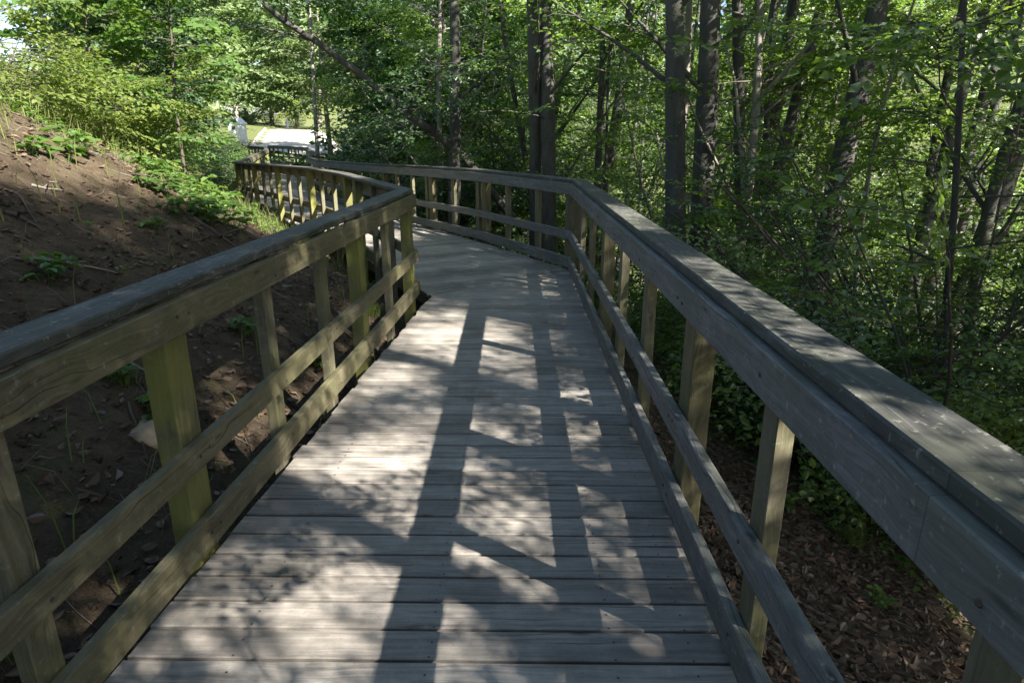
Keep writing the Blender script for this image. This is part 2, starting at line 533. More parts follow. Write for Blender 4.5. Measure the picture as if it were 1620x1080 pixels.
def deck_section(V, Q, UV, quad, direction, pitch=0.1405, gap=0.0135, jit=0.0):
    """boards laid square to the walking direction, trimmed to the quad (counter-clockwise)"""
    d = Vector((direction[0], direction[1])).normalized()
    s = Vector((d.y, -d.x))
    proj = [p[0] * d.x + p[1] * d.y for p in quad]
    t = min(proj) - 0.05
    while t < max(proj):
        a, b = t, t + pitch - gap
        cs = [p[0] * s.x + p[1] * s.y for p in quad]
        lo, hi = min(cs) - 0.3, max(cs) + 0.3
        poly = []
        for (u, v_) in ((lo, a), (hi, a), (hi, b), (lo, b)):
            poly.append((s.x * u + d.x * v_, s.y * u + d.y * v_))
        trim = wrng.uniform(-0.012, 0.012)
        for i in range(4):
            p, q = quad[i], quad[(i + 1) % 4]
            e = (q[0] - p[0], q[1] - p[1])
            l = math.hypot(*e)
            n = (-e[1] / l, e[0] / l)
            sh = trim if i in (1, 3) else 0.0
            poly = clip_poly(poly, (p[0] + n[0] * sh, p[1] + n[1] * sh), n)
            if len(poly) < 3:
                break
        if len(poly) >= 3:
            cx = sum(p[0] for p in poly) / len(poly)
            cy = sum(p[1] for p in poly) / len(poly)
            dz = wrng.uniform(-0.0018, 0.0)
            tilt = wrng.uniform(-0.006, 0.006)
            n = len(poly)
            base = len(V)
            ou, ov = wrng.random() * 50, wrng.random() * 9
            ext = []
            for (ins, zz) in ((0.004, 0.0), (0.0, -0.004), (0.0, -0.036)):
                for p in poly:
                    ux, uy = p[0] - cx, p[1] - cy
                    al = ux * s.x + uy * s.y
                    ac = ux * d.x + uy * d.y
                    ac2 = ac - math.copysign(ins, ac) if abs(ac) > 0.01 else ac
                    al2 = al - math.copysign(ins, al) if abs(al) > 0.05 else al
                    x, y = cx + s.x * al2 + d.x * ac2, cy + s.y * al2 + d.y * ac2
                    V.append((x, y, deck_z(cy) + dz + zz + tilt * ac2))
                    ext.append((ou + al2, ov + ac2 + zz))
            for r in (0, 1):
                for i in range(n):
                    j = (i + 1) % n
                    f = (base + (r + 1) * n + i, base + (r + 1) * n + j, base + r * n + j, base + r * n + i)
                    Q.append(f)
                    UV.extend(ext[k - base] for k in f)
            # top as quads/triangles (triangle = doubled corner avoided by fan of quads)
            if n == 4:
                tops = [(0, 1, 2, 3)]
            elif n == 3:
                V.append(tuple((np.array(V[base]) + np.array(V[base + 2])) / 2))
                ext.append(tuple((np.array(ext[0]) + np.array(ext[2])) / 2))
                tops = [(0, 1, 2, len(ext) - 1)]
            else:
                tops = []
                k = 1
                while k + 2 < n:
                    tops.append((0, k, k + 1, k + 2))
                    k += 2
                if k + 1 < n:
                    V.append(tuple((np.array(V[base]) + np.array(V[base + k + 1])) / 2))
                    ext.append(tuple((np.array(ext[0]) + np.array(ext[k + 1])) / 2))
                    tops.append((0, k, k + 1, len(ext) - 1))
            for f in tops:
                Q.append(tuple(base + k for k in f))
                UV.extend(ext[k] for k in f)
        t += pitch

def off(p, q, dist):
    """shift point p to the right of direction p->q"""
    d = Vector((q[0] - p[0], q[1] - p[1])).normalized()
    return (p[0] + d.y * dist, p[1] - d.x * dist)

V, Q, UV = [], [], []
eR = 0.05
DL = [(-1.62, -2.6), (-0.95, 6.72), (-2.42, 9.45), (-3.62, 11.6), (-7.6, 17.9), (-8.8, 21.6), (-10.55, 26.9), (-13.05, 34.6), (-15.35, 40.4), (-17.6, 43.6)]
DR = [(0.76, -2.6), (0.66, 8.08), (-0.61, 10.45), (-1.66, 12.1), (-6.05, 19.9), (-7.25, 22.7), (-8.85, 28.5), (-10.55, 33.2), (-12.55, 39.2), (-17.2, 45.6)]
deck_section(V, Q, UV, [DL[0], DR[0], DR[1], DL[1]], (0, 1))
deck_section(V, Q, UV, [DL[1], DR[1], DR[3], DL[3]], (-0.47, 0.88))
deck_section(V, Q, UV, [DL[3], DR[3], DR[4], DL[4]], (-0.5, 0.866))
deck_section(V, Q, UV, [DL[4], DR[4], DR[5], DL[5]], (-0.4, 0.92))
deck_section(V, Q, UV, [DL[5], DR[5], DR[6], DL[6]], (-0.3, 0.95))
deck_section(V, Q, UV, [DL[6], DR[6], DR[7], DL[7]], (-0.31, 0.95))
deck_section(V, Q, UV, [DL[7], DR[7], DR[8], DL[8]], (-0.33, 0.94))
deck_section(V, Q, UV, [DL[8], DR[8], DR[9], DL[9]], (-0.5, 0.8))
walk = empty('boardwalk')
tag(walk, 'weathered grey wooden plank boardwalk winding between two railings through the wood', 'boardwalk')
mesh_obj('decking', V, Q, M_DECK, walk, UV)
# screw heads
nsc = []
for y in np.arange(-0.5, 6.7, 0.1405 / 2):
    for x in (-0.95 + 0.02 * (y / 6), -0.3, 0.32, 0.58):
        nsc.append((x + wrng.uniform(-0.006, 0.006), y + 0.03 + wrng.uniform(-0.006, 0.006)))
SV, SQ = [], []
for x, y in nsc:
    b = len(SV)
    for k in range(8):
        a = k * math.pi / 4
        SV.append((x + 0.0042 * math.cos(a), y + 0.0042 * math.sin(a), 0.0026))
    SQ += [(b, b + 1, b + 2, b + 3), (b, b + 3, b + 4, b + 7), (b + 4, b + 5, b + 6, b + 7)]
tag(mesh_obj('screw', SV, SQ, plain('dark_steel', (0.035, 0.032, 0.03), 0.6), walk), kind='stuff')
# bearers under the boards
for side, chain, o in (('l', DL, 0.12), ('r', DR, -0.12)):
    for i in range(len(chain) - 1):
        a, b = chain[i], chain[i + 1]
        a2, b2 = off(a, b, o), off(b, (2 * b[0] - a[0], 2 * b[1] - a[1]), o)
        WB().beam((*a2, deck_z(a[1]) - 0.13), (*b2, deck_z(b[1]) - 0.13), 0.07, 0.17).build('bearer', M_BAL, walk)

# ------------------------------------------------------------------ railings
def add_post(chain_pt, direction, outward, base_z, foot_z, big, root, mat):
    """direction: unit along the fence; outward: unit away from the deck; chain_pt on inner rail face"""
    wx, wy = (0.095, 0.15) if big else (0.055, 0.1)
    c = Vector((*chain_pt, 0)) + outward * (0.045 + wx / 2 + 0.002)
    lean = Vector((wrng.uniform(-0.006, 0.006), wrng.uniform(-0.006, 0.006), 0))
    b = WB()
    b.beam((c.x, c.y, foot_z), (c.x + lean.x, c.y + lean.y, base_z + 1.081), wx, wy, side=outward)
    return b.build('post' if big else 'baluster', mat, root)

def railing(chain, outsign, root, rail_mat, first_post, posts_per, spacing=0.9, start_s=None, hand_w=0.165, fas=0.0):
    """outsign +1: away from the deck is to the right of the walking direction"""
    n = len(chain)
    dirs = [(Vector((*chain[i + 1], 0)) - Vector((*chain[i], 0))).normalized() for i in range(n - 1)]
    for i in range(n - 1):
        a, b = Vector((*chain[i], 0)), Vector((*chain[i + 1], 0))
        d = dirs[i]
        o = Vector((d.y, -d.x, 0)) * outsign
        L = (b - a).length
        za, zb = deck_z(a.y), deck_z(b.y)
        # mitre slopes: cut along the bisector
        def mitre(d0, d1):
            bis = (d0 + d1).normalized()
            # cut plane normal = bis; along board d: shift per metre of outward offset
            return -(o.dot(bis)) / max(0.3, d.dot(bis))
        s0 = mitre(dirs[i - 1], d) if i > 0 else 0.0
        s1 = mitre(d, dirs[i + 1]) if i < n - 2 else 0.0
        sub = max(1, round(L / 3.6))
        for k in range(sub):
            f0, f1 = k / sub, (k + 1) / sub
            A, B = a.lerp(b, f0), a.lerp(b, f1)
            zA, zB = deck_z(A.y), deck_z(B.y)
            g0 = 0.0015 if k > 0 else 0.0
            A = A + d * g0
            k0, k1 = (s0 if k == 0 else 0.0), (s1 if k == sub - 1 else 0.0)
            def rail(name, off_in, thick, z0, z1, mat, ch=0.004):
                c = off_in + thick / 2
                pa = A + o * c + d * (k0 * c) + Vector((0, 0, zA + (z0 + z1) / 2))
                pb = B + o * c + d * (k1 * c) + Vector((0, 0, zB + (z0 + z1) / 2))
                WB().beam(pa, pb, thick, z1 - z0, side=o, ch=ch, skew0=k0, skew1=k1).build(name, mat, root)
            rail('handrail', 0.026, hand_w, 1.083, 1.124, M_TOP, 0.006)
            rail('upper_rail', 0.0, 0.045, 0.943, 1.072 + fas, rail_mat)
            rail('middle_rail', 0.0, 0.042, 0.395, 0.503, rail_mat)
            rail('bottom_rail', 0.0, 0.042, 0.04, 0.175, rail_mat)
    bolts = []
    # posts and balusters
    for i in range(n - 1):
        a, b = Vector((*chain[i], 0)), Vector((*chain[i + 1], 0))
        d = dirs[i]
        o = Vector((d.y, -d.x, 0)) * outsign
        L = (b - a).length
        if i == 0:
            s = start_s
            spots = []
            kk = first_post
            while s < L - 0.3:
                spots.append((s, kk % 3 == 0))
                s += spacing
                kk += 1
            spots.append((L - 0.1, True))
        else:
            m = max(2, round(L / spacing))
            spots = [(L * q / m, q % 3 == 0) for q in range(1, m)] + [(L - 0.1, True)]
            if i <= 5:
                spots.append((0.12, False))
        for s, big in spots:
            p = a + d * s
            bz = deck_z(p.y)
            for zr in (1.0, 0.449, 0.108):
                for dy in ((-0.035, 0.035) if big else (0.0,)):
                    bolts.append((p + d * (dy + wrng.uniform(-0.006, 0.006)), -o, d, bz + zr + wrng.uniform(-0.02, 0.02)))
            fz = min(bz - 0.35, gz(p.x + o.x * 0.1, p.y + o.y * 0.1) - 0.25)
            add_post((p.x, p.y), d, o, bz, fz, big, root, (M_POST if outsign < 0 else M_POST_R) if big else M_BAL)
    BV, BQ = [], []
    for c, nrm, d, z in bolts:
        b = len(BV)
        for lay, (r_, e) in enumerate(((0.0075, 0.0), (0.006, 0.004))):
            for k in range(8):
                a = k * math.pi / 4
                q = c + d * (r_ * math.cos(a)) + nrm * (e + 0.0005) + Vector((0, 0, z + r_ * math.sin(a)))
                BV.append((q.x, q.y, q.z))
        for k in range(8):
            BQ.append((b + k, b + (k + 1) % 8, b + 8 + (k + 1) % 8, b + 8 + k))
        BQ += [(b + 8, b + 9, b + 10, b + 11), (b + 8, b + 11, b + 12, b + 15), (b + 12, b + 13, b + 14, b + 15)]
    tag(mesh_obj('bolt', BV, BQ, M_STEEL, root), kind='stuff')

M_STEEL = plain('rusted_steel', (0.06, 0.045, 0.035), 0.6)
left_rail = empty('railing')
tag(left_rail, 'wooden railing left of the boardwalk, with mossy yellow-green posts beside the soil bank', 'railing', 'boardwalk railings')
railing(LEFT, -1, left_rail, M_RAIL_L, 1, 3, 0.835, start_s=0.42 + 2.6 + 0.2 - 0.835 * 3 + 0.0, hand_w=0.16)
right_rail = empty('railing')
tag(right_rail, 'silvery grey wooden railing right of the boardwalk, facing the beech wood', 'railing', 'boardwalk railings')
railing(RIGHT, 1, right_rail, M_RAIL_R, 0, 3, 0.9, start_s=2.5, fas=0.007, hand_w=0.165)

# ------------------------------------------------------------------ vegetation toolkit
class Veg:
    def __init__(self, seed):
        self.r = random.Random(seed)
        self.V, self.Q, self.nv = [], [], 0
        self.sprays = []
        self.off = None

    def tube(self, pts, radii, n=6):
        P = [Vector(p) for p in pts]
        m = len(P)
        rings = np.zeros((m, n, 3), dtype=np.float32)
        ref = Vector((1, 0, 0))
        for i in range(m):
            t = (P[min(i + 1, m - 1)] - P[max(i - 1, 0)])
            if t.length < 1e-6:
                t = Vector((0, 0, 1))
            t.normalize()
            if abs(t.dot(ref)) > 0.95:
                ref = Vector((0, 1, 0)) if abs(t.y) < 0.9 else Vector((0, 0, 1))
            u = (ref - t * ref.dot(t)).normalized()
            v = t.cross(u)
            ref = u
            for k in range(n):
                a = 2 * math.pi * k / n
                rings[i, k] = P[i] + (u * math.cos(a) + v * math.sin(a)) * radii[i]
        self.V.append(rings.reshape(-1, 3))
        ix = np.arange(m * n).reshape(m, n) + self.nv
        nx = np.roll(ix, -1, axis=1)
        self.Q.append(np.stack([ix[:-1], nx[:-1], nx[1:], ix[1:]], -1).reshape(-1, 4))
        self.nv += m * n

    def limb(self, start, az, el, L, r0, sprays=10, sp_scale=0.9, curl=0.25, first=0.3, n=6, wander=0.25, flat=0.35, sub=True):
        r = self.r
        p = Vector(start)
        pts, rad = [p.copy()], [r0]
        steps = max(4, int(L / 0.35))
        a, e = az, el
        for i in range(steps):
            a += r.uniform(-wander, wander)
            e += (curl * (0.25 - e)) / steps * 2 + r.uniform(-wander, wander) * 0.5
            p = p + Vector((math.cos(e) * math.cos(a), math.cos(e) * math.sin(a), math.sin(e))) * (L / steps)
            pts.append(p.copy())
            rad.append(max(0.004, r0 * (1 - (i + 1) / steps) ** 0.8))
        self.tube(pts, rad, n)
        for k in range(sprays):
            f = first + (1 - first) * (k + r.random()) / sprays
            j = min(steps - 1, int(f * steps))
            q = pts[j].lerp(pts[j + 1], f * steps - j)
            sgn = -1 if k % 2 else 1
            saz = a + sgn * r.uniform(0.5, 1.35) * (1.15 - 0.6 * f)
            sl = sp_scale * r.uniform(0.65, 1.25)
            ln = r.uniform(0.05, 0.5) * sl
            pit = r.uniform(-0.15, 0.35)
            q2 = q + Vector((math.cos(saz) * math.cos(pit), math.sin(saz) * math.cos(pit), math.sin(pit))) * ln
            self.tw(q, q2, saz, sl, flat)

    def tw(self, q, q2, saz, sl, flat=0.35):
        r = self.r
        if self.off is not None:                     # keep the walk itself clear of twigs
            e = q2 + Vector((math.cos(saz), math.sin(saz), 0)) * sl * 0.6 + self.off
            if e.z < 3.2 and abs(float(path_dist(np.array([e.x]), np.array([e.y]))[0])) < 1.6:
                return
        pit = r.uniform(-0.4, 0.25)
        roll = r.gauss(0, flat)
        self.sprays.append((q2, saz, pit, roll, sl))
        d = Vector((math.cos(saz) * math.cos(pit), math.sin(saz) * math.cos(pit), math.sin(pit)))
        self.tube([q, q2, q2 + d * sl * 0.75], [0.007, 0.005, 0.002], 3)

    def wood(self, name, mat, parent):
        if not self.V:
            return None
        return mesh_obj(name, np.concatenate(self.V), np.concatenate(self.Q), mat, parent, smooth=True)

    def leaves(self, name, mat, parent, kind='fine', lscale=1.0, templates=None):
        T = (templates or TEMPL[kind])
        VV, QQ, nv = [], [], 0
        by = {}
        for s in self.sprays:
            by.setdefault(self.r.randrange(len(T)), []).append(s)
        for ti, lst in by.items():
            tv, tq = T[ti]
            pos = np.array([tuple(s[0]) for s in lst])
            az = np.array([s[1] for s in lst])
            pi_ = np.array([s[2] for s in lst])
            ro = np.array([s[3] for s in lst])
            sc = np.array([s[4] for s in lst])
            ca, sa, cp, sp, cr, sr = np.cos(az), np.sin(az), np.cos(pi_), np.sin(pi_), np.cos(ro), np.sin(ro)
            X = np.stack([ca * cp, sa * cp, sp], -1)
            Y0 = np.stack([-sa, ca, np.zeros_like(sa)], -1)
            Z0 = np.cross(X, Y0)
            Y = Y0 * cr[:, None] + Z0 * sr[:, None]
            Z = np.cross(X, Y)
            Mx = np.stack([X, Y, Z], 1)                     # rows
            pts = np.einsum('kj,mji->mki', tv, Mx) * sc[:, None, None] + pos[:, None, :]
            q = tq[None] + (np.arange(len(lst)) * len(tv))[:, None, None] + nv
            VV.append(pts.reshape(-1, 3))
            QQ.append(q.reshape(-1, 4))
            nv += len(lst) * len(tv)
        return mesh_obj(name, np.concatenate(VV), np.concatenate(QQ), mat, parent)

def leaf_geo(pos, d, nrm, ln, wd, fine, fold=0.18, droop=0.12):
    d = d / np.linalg.norm(d)
    s = np.cross(nrm, d)
    s /= np.linalg.norm(s)
    n = np.cross(d, s)
    if fine:
        v = [pos, pos + d * ln * 0.33 + s * wd * 0.46 + n * wd * fold, pos + d * ln * 0.7 + s * wd * 0.38 + n * wd * fold * 0.7,
             pos + d * ln - n * ln * droop, pos + d * ln * 0.7 - s * wd * 0.38 + n * wd * fold * 0.7, pos + d * ln * 0.33 - s * wd * 0.46 + n * wd * fold]
        q = [(0, 1, 2, 3), (0, 3, 4, 5)]
    else:
        v = [pos, pos + d * ln * 0.45 + s * wd * 0.5 + n * wd * fold, pos + d * ln - n * ln * droop, pos + d * ln * 0.45 - s * wd * 0.5 + n * wd * fold]
        q = [(0, 1, 2, 3)]
    return v, q

def spray_template(seed, fine, leaf=0.095, ratio=0.62, step=0.095, side_len=0.42, tilt=0.35):
    r = np.random.RandomState(seed)
    V, Q = [], []
    def put(p, ang):
        d = np.array([math.cos(ang), math.sin(ang), r.uniform(-0.25, 0.1)])
        nrm = np.array([r.normal(0, tilt), r.normal(0, tilt), 1.0])
        l = leaf * r.uniform(0.7, 1.2)
        v, q = leaf_geo(np.array(p), d, nrm, l, l * ratio * r.uniform(0.85, 1.15), fine)
        b = len(V)
        V.extend(v)
        Q.extend([tuple(b + k for k in f) for f in q])
    def twig(p0, ang, L):
        s = step * 0.5
        k = 0
        bend = r.uniform(-0.3, 0.3)
        p = np.array(p0, float)
        while s < L:
            a = ang + bend * s / L
            q = p + np.array([math.cos(a), math.sin(a), -0.12 * s]) * s
            put(q, a + (1 if k % 2 else -1) * r.uniform(0.6, 1.15))
            s += step * r.uniform(0.7, 1.1)
            k += 1
        put(p + np.array([math.cos(ang + bend), math.sin(ang + bend), -0.1 * L]) * L, ang + bend)
    twig((0.1, 0, 0), 0, 0.85)
    x, sg = 0.12, 1
    while x < 0.82:
        twig((x, 0, r.uniform(-0.02, 0.02)), sg * r.uniform(0.6, 0.95), (0.95 - x) * side_len * r.uniform(0.7, 1.25) + 0.08)
        x += r.uniform(0.11, 0.17)
        sg = -sg
    return np.array(V, dtype=np.float32), np.array(Q, dtype=np.int32)

TEMPL = {
    'fine': [spray_template(i, True, 0.085, 0.62, 0.085) for i in range(4)],
    'mid': [spray_template(10 + i, False, 0.105, 0.68, 0.1) for i in range(4)],
    'coarse': [spray_template(20 + i, False, 0.17, 0.8, 0.17, 0.5, 0.6) for i in range(4)],
    'broad': [spray_template(30 + i, True, 0.2, 0.78, 0.16, 0.4, 0.45) for i in range(4)],
}

def trunk_path(r, base, top, bend=0.25, n=14, below=0.5):
    b, t = Vector(base), Vector(top)
    ax = t - b
    s1 = Vector((r.uniform(-1, 1), r.uniform(-1, 1), 0)) * bend
    s2 = Vector((r.uniform(-1, 1), r.uniform(-1, 1), 0)) * bend * 0.5
    pts = [b - ax.normalized() * below]
    for i in range(n + 1):
        f = i / n
        pts.append(b + ax * f + s1 * math.sin(f * math.pi) + s2 * math.sin(2 * f * math.pi))
    return pts

def path_at(pts, z):
    for i in range(len(pts) - 1):
        if pts[i].z <= z <= pts[i + 1].z:
            f = (z - pts[i].z) / max(1e-6, pts[i + 1].z - pts[i].z)
            return pts[i].lerp(pts[i + 1], f)
    return pts[-1].copy()

def tree(name, label, cat, loc, seed, top, r0, limbs, low=(1.5, 4), mat=None, bark=None, kind='mid', bend=0.25, group=None, n_side=10,
         spr=12, sp_scale=0.9, limb_len=(1.5, 3.2), r1=0.3, low_twigs=0, low_range=(0.5, 3), fork=None, extra=None, limb_z=None, el=(0.1, 0.8), first=0.3):
    """root Empty > trunk, crown; top is the vector from the base to the trunk's tip"""
    root = empty(name, loc)
    tag(root, label, cat, group)
    v = Veg(seed)
    v.off = Vector(loc) if (loc[0] or loc[1]) else None
    r = v.r
    pts = trunk_path(r, (0, 0, 0), top, bend)
    m = len(pts)
    rad = [r0 * 1.35, r0 * 1.12] + [r0 * (1 - (1 - r1) * (i / (m - 3))) for i in range(m - 2)]
    for i in range(m):
        rad[i] *= r.uniform(0.95, 1.05)
    v.tube(pts, rad, n_side)
    H = top[2]
    z0 = limb_z if limb_z is not None else low[0]
    for k in range(limbs):
        z = z0 + (H * 0.98 - z0) * ((k + r.random()) / limbs)
        p = path_at(pts, z)
        az = k * 2.4 + r.uniform(-0.5, 0.5)
        f = (z / H)
        v.limb(p, az, r.uniform(*el), r.uniform(*limb_len) * (1.15 - 0.55 * f), r0 * 0.33 * (1.1 - 0.7 * f), spr, sp_scale, first=first)
    for k in range(low_twigs):
        z = r.uniform(*low_range)
        p = path_at(pts, z)
        az = r.uniform(0, 6.28)
        v.limb(p, az, r.uniform(-0.2, 0.35), r.uniform(0.7, 1.9), 0.016, r.randint(3, 6), sp_scale * 0.85, n=4)
    if extra:
        for (z, az, e, L, rr, ns) in extra:
            v.limb(path_at(pts, z), az, e, L, rr, ns, sp_scale, curl=0.0, first=0.4, wander=0.1)
    v.wood('trunk', bark or M_BARK, root)
    if v.sprays:
        v.leaves('crown', mat or M_BEECH, root, kind)
    return root

def bush(name, label, cat, loc, seed, height, stems, spr, mat, kind, sp_scale=0.7, spread=0.6, bark=None, group=None, flat=0.4):
    root = empty(name, loc)
    tag(root, label, cat, group)
    v = Veg(seed)
    v.off = Vector(loc)
    r = v.r
    for k in range(stems):
        az = k * 2.399 + r.uniform(-0.4, 0.4)
        v.limb((0.08 * math.cos(az), 0.08 * math.sin(az), -0.15), az, r.uniform(1.5 - spread, 1.45), height * r.uniform(0.7, 1.15), 0.006 + 0.0042 * height, spr, sp_scale, curl=0.35, first=0.12, n=5, wander=0.2, flat=flat)
    v.wood('stems', bark or M_TWIG, root)
    v.leaves('foliage', mat, root, kind)
    return root

def herb(name, label, cat, loc, seed, mat, n=7, size=0.09, height=0.25, group=None):
    """low plant: stalks with rosettes of leaves"""
    r = np.random.RandomState(seed)
    V, Q = [], []
    for k in range(n):
        az = r.uniform(0, 6.28)
        rad = r.uniform(0.02, 0.22) * (height / 0.25)
        h = height * r.uniform(0.4, 1.0)
        c = np.array([rad * math.cos(az), rad * math.sin(az), h])
        # stalk: thin blade
        s = np.array([-math.sin(az), math.cos(az), 0]) * 0.003
        b = len(V)
        V.extend([np.array([0, 0, -0.05]) - s, np.array([0, 0, -0.05]) + s, c + s, c - s])
        Q.append((b, b + 1, b + 2, b + 3))
        for j in range(r.randint(4, 7)):
            a = az + r.uniform(-2.6, 2.6)
            l = size * r.uniform(0.7, 1.3)
            v, q = leaf_geo(c, np.array([math.cos(a), math.sin(a), r.uniform(-0.35, 0.15)]), np.array([r.normal(0, 0.3), r.normal(0, 0.3), 1]), l, l * 0.7, True)
            b = len(V)
            V.extend(v)
            Q.extend([tuple(b + i for i in f) for f in q])
    o = mesh_obj(name, np.array(V), np.array(Q), mat)
    o.location = loc
    return tag(o, label, cat, group)

def blades(rs, xs, ys, zs, hmin, hmax, wid=0.006, bend=0.5):
    """grass blades, two quads each"""
    n = len(xs)
    az = rs.uniform(0, 6.28, n)
    h = rs.uniform(hmin, hmax, n)
    bd = rs.uniform(0.1, bend, n) * h
    dx, dy = np.cos(az), np.sin(az)
    base = np.stack([xs, ys, zs - 0.02], -1)
    s = np.stack([-dy, dx, np.zeros(n)], -1) * wid
    mid = base + np.stack([dx * bd * 0.35, dy * bd * 0.35, h * 0.6], -1)
    tip = base + np.stack([dx * bd, dy * bd, h * (1 - 0.25 * bd / h)], -1)
    V = np.stack([base - s, base + s, mid + s * 0.8, mid - s * 0.8, tip + s * 0.15, tip - s * 0.15], 1).reshape(-1, 3)
    q = np.array([(0, 1, 2, 3), (3, 2, 4, 5)])
    Q = (q[None] + (np.arange(n) * 6)[:, None, None]).reshape(-1, 4)
    return V, Q

#@@VEG
SHADE_SEED, GAP_R, CLUMP_D = 3, 0.6, 0.43
# ------------------------------------------------------------------ planting helpers
def spot(px, py, y):
    """a point of the place, given by its bearing and height angle and its distance along the walk"""
    k = 1136 - 0.306 * py
    return Vector(((px - 823) / k * y, y, 1.65 + y * (201.9 - 0.952 * py) / k))

def stem_line(p1, y1, p2, y2, H):
    a, b = spot(*p1, y1), spot(*p2, y2)
    d = (b - a) / (b.z - a.z)
    base = a.copy()
    for _ in range(12):
        g = gz(base.x, base.y)
        base = a + d * (g - a.z)
    return (base.x, base.y, gz(base.x, base.y)), (d.x * H, d.y * H, H)

# ------------------------------------------------------------------ the trees one can tell apart
named = [
    # p1, y1, p2, y2, H, r, label, limbs, low twigs
    ((1070, 390), 9.6, (1073, 0), 9.6, 13, 0.17, 'thick grey beech trunk, left one of the close pair beyond the right railing', 9, 0),
    ((1106, 262), 10.6, (1116, 0), 10.6, 14, 0.2, 'thick smooth grey beech trunk, right one of the close pair beyond the right railing', 9, 3),
    ((1303, 440), 9.6, (1396, 20), 10.0, 13, 0.19, 'dark beech trunk leaning right on the slope, right of the close trunk pair', 8, 5),
    ((842, 330), 12.6, (829, 0), 12.2, 13, 0.125, 'dark upright beech trunk, left stem of the twin behind the bend of the railing', 7, 5),
    ((864, 340), 12.2, (852, 60), 12.4, 13, 0.15, 'lichen-flecked beech trunk, right stem of the twin behind the bend of the railing', 7, 5),
    ((715, 330), 14.2, (711, 60), 14.5, 12, 0.14, 'sun-dappled beech trunk behind the far railing, left of the twin stems', 8, 8),
    ((1174, 265), 13.0, (1160, 0), 12.6, 13, 0.15, 'dark trunk with a sunlit collar just right of the close trunk pair', 8, 4),
    ((1224, 290), 13.2, (1300, 20), 13.6, 13, 0.155, 'rough grey trunk leaning right between the sunlit-collar trunk and the dark leaning trunk', 8, 4),
    ((1214, 240), 15.5, (1232, 20), 15.5, 13, 0.1, 'slender crooked trunk just behind the rough leaning trunk', 7, 4),
    ((1476, 300), 11.6, (1560, 0), 12.2, 12, 0.13, 'shaded trunk leaning right under dark leaf sprays near the right side', 8, 6),
    ((1606, 720), 7.6, (1632, 560), 7.9, 11, 0.085, 'pale trunk low on the slope at the far right with a sunlit patch', 7, 2),
    ((1462, 620), 7.8, (1485, 330), 7.6, 8, 0.05, 'thin dark sapling stem rising behind the right handrail', 9, 6),
    ((945, 292), 15.5, (950, 170), 15.5, 12, 0.1, 'slender forked beech trunk between the twin stems and the close pair', 6, 5),
    ((497, 130), 27.0, (491, 5), 27.0, 13, 0.09, 'thin pale trunk standing in front of the sunny far trees', 7, 3),
]
forest_proto = []
for i, (p1, y1, p2, y2, H, r0, lab, limbs, tw) in enumerate(named):
    base, top = stem_line(p1, y1, p2, y2, H)
    pale = i in (10, 13)
    top = (top[0] * 0.8, top[1] * 0.8, top[2]) if abs(top[0]) > 4 else top
    lz = max(4.2, 4.4 - base[2])
    t = tree('beech_tree', lab, 'tree', base, 100 + i, top, r0, limbs, mat=M_BEECH, bark=M_PALEBARK if pale else M_BARK, kind='mid',
             bend=0.12, group='beeches rooted on the slope', spr=15, sp_scale=1.0, low_twigs=tw, low_range=(1.2 - base[2] * 0.5, 5.5 - base[2] * 0.6), limb_z=lz if i != 11 else 1.5, first=0.62,
             extra=[(3.2 - base[2] + 0.5 * (i % 3), 0.15 + (i % 4) * 0.5 - 0.6, 0.95, 3.6, r0 * 0.42, 5), (2.4 - base[2] * 0.9, 2.6 + i * 0.7, 0.7, 2.4, r0 * 0.25, 4)] if i not in (10, 11) else None)

# the forked trunk's second arm and the long dark limb that leans left
root = empty('leaning_tree')
base = stem_line((760, 300), 14.6, (640, 178), 14.0, 3)[0]
root.location = base
tag(root, 'long dark trunk leaning far to the left above the distant walk', 'tree', 'beeches rooted on the slope')
v = Veg(77)
P = [Vector((0, 0, -0.4))] + [spot(*p, y) - Vector(base) for p, y in (((735, 250), 14.4), ((690, 212), 14.2), ((640, 178), 14.0), ((570, 118), 13.8), ((500, 66), 13.5), ((450, 35), 13.3), ((405, -2), 13.1), ((350, -50), 12.8), ((300, -110), 12.4))]
v.tube(P, [0.1, 0.095, 0.085, 0.075, 0.068, 0.062, 0.055, 0.048, 0.036, 0.02], 9)
for k in range(9):
    j = 2 + k % 7
    v.limb(P[j], -1.6 + k * 1.7, v.r.uniform(0.0, 0.7), v.r.uniform(1.2, 2.6), 0.03, 12, 0.95)
v.wood('trunk', M_BARK, root)
v.leaves('crown', M_DARK, root, 'mid')

# ------------------------------------------------------------------ the deeper wood: kinds built once, then copied
rs = random.Random(5)
def proto_tall(seed):
    r = random.Random(seed)
    return tree('beech_tree', 'x', 'tree', (0, 0, 0), seed, (r.uniform(-0.5, 2.6), r.uniform(-0.6, 0.6), r.uniform(11, 14)), r.uniform(0.08, 0.14), 6, mat=M_BEECH, bark=M_BARK if seed % 2 else M_PALEBARK,
                kind='mid', bend=0.8, spr=13, sp_scale=1.05, extra=[(r.uniform(1.5, 3.5), r.uniform(-0.8, 0.8), 1.0, r.uniform(4, 6), 0.05, 6), (r.uniform(2.5, 5), r.uniform(-1.2, 1.2), 0.85, r.uniform(3, 5), 0.04, 6), (r.uniform(2, 5), r.uniform(1.8, 4), 0.9, r.uniform(3, 4.5), 0.035, 5)], low_twigs=6, low_range=(1.2, 5), limb_z=4.2, limb_len=(1.6, 3.4), first=0.62)
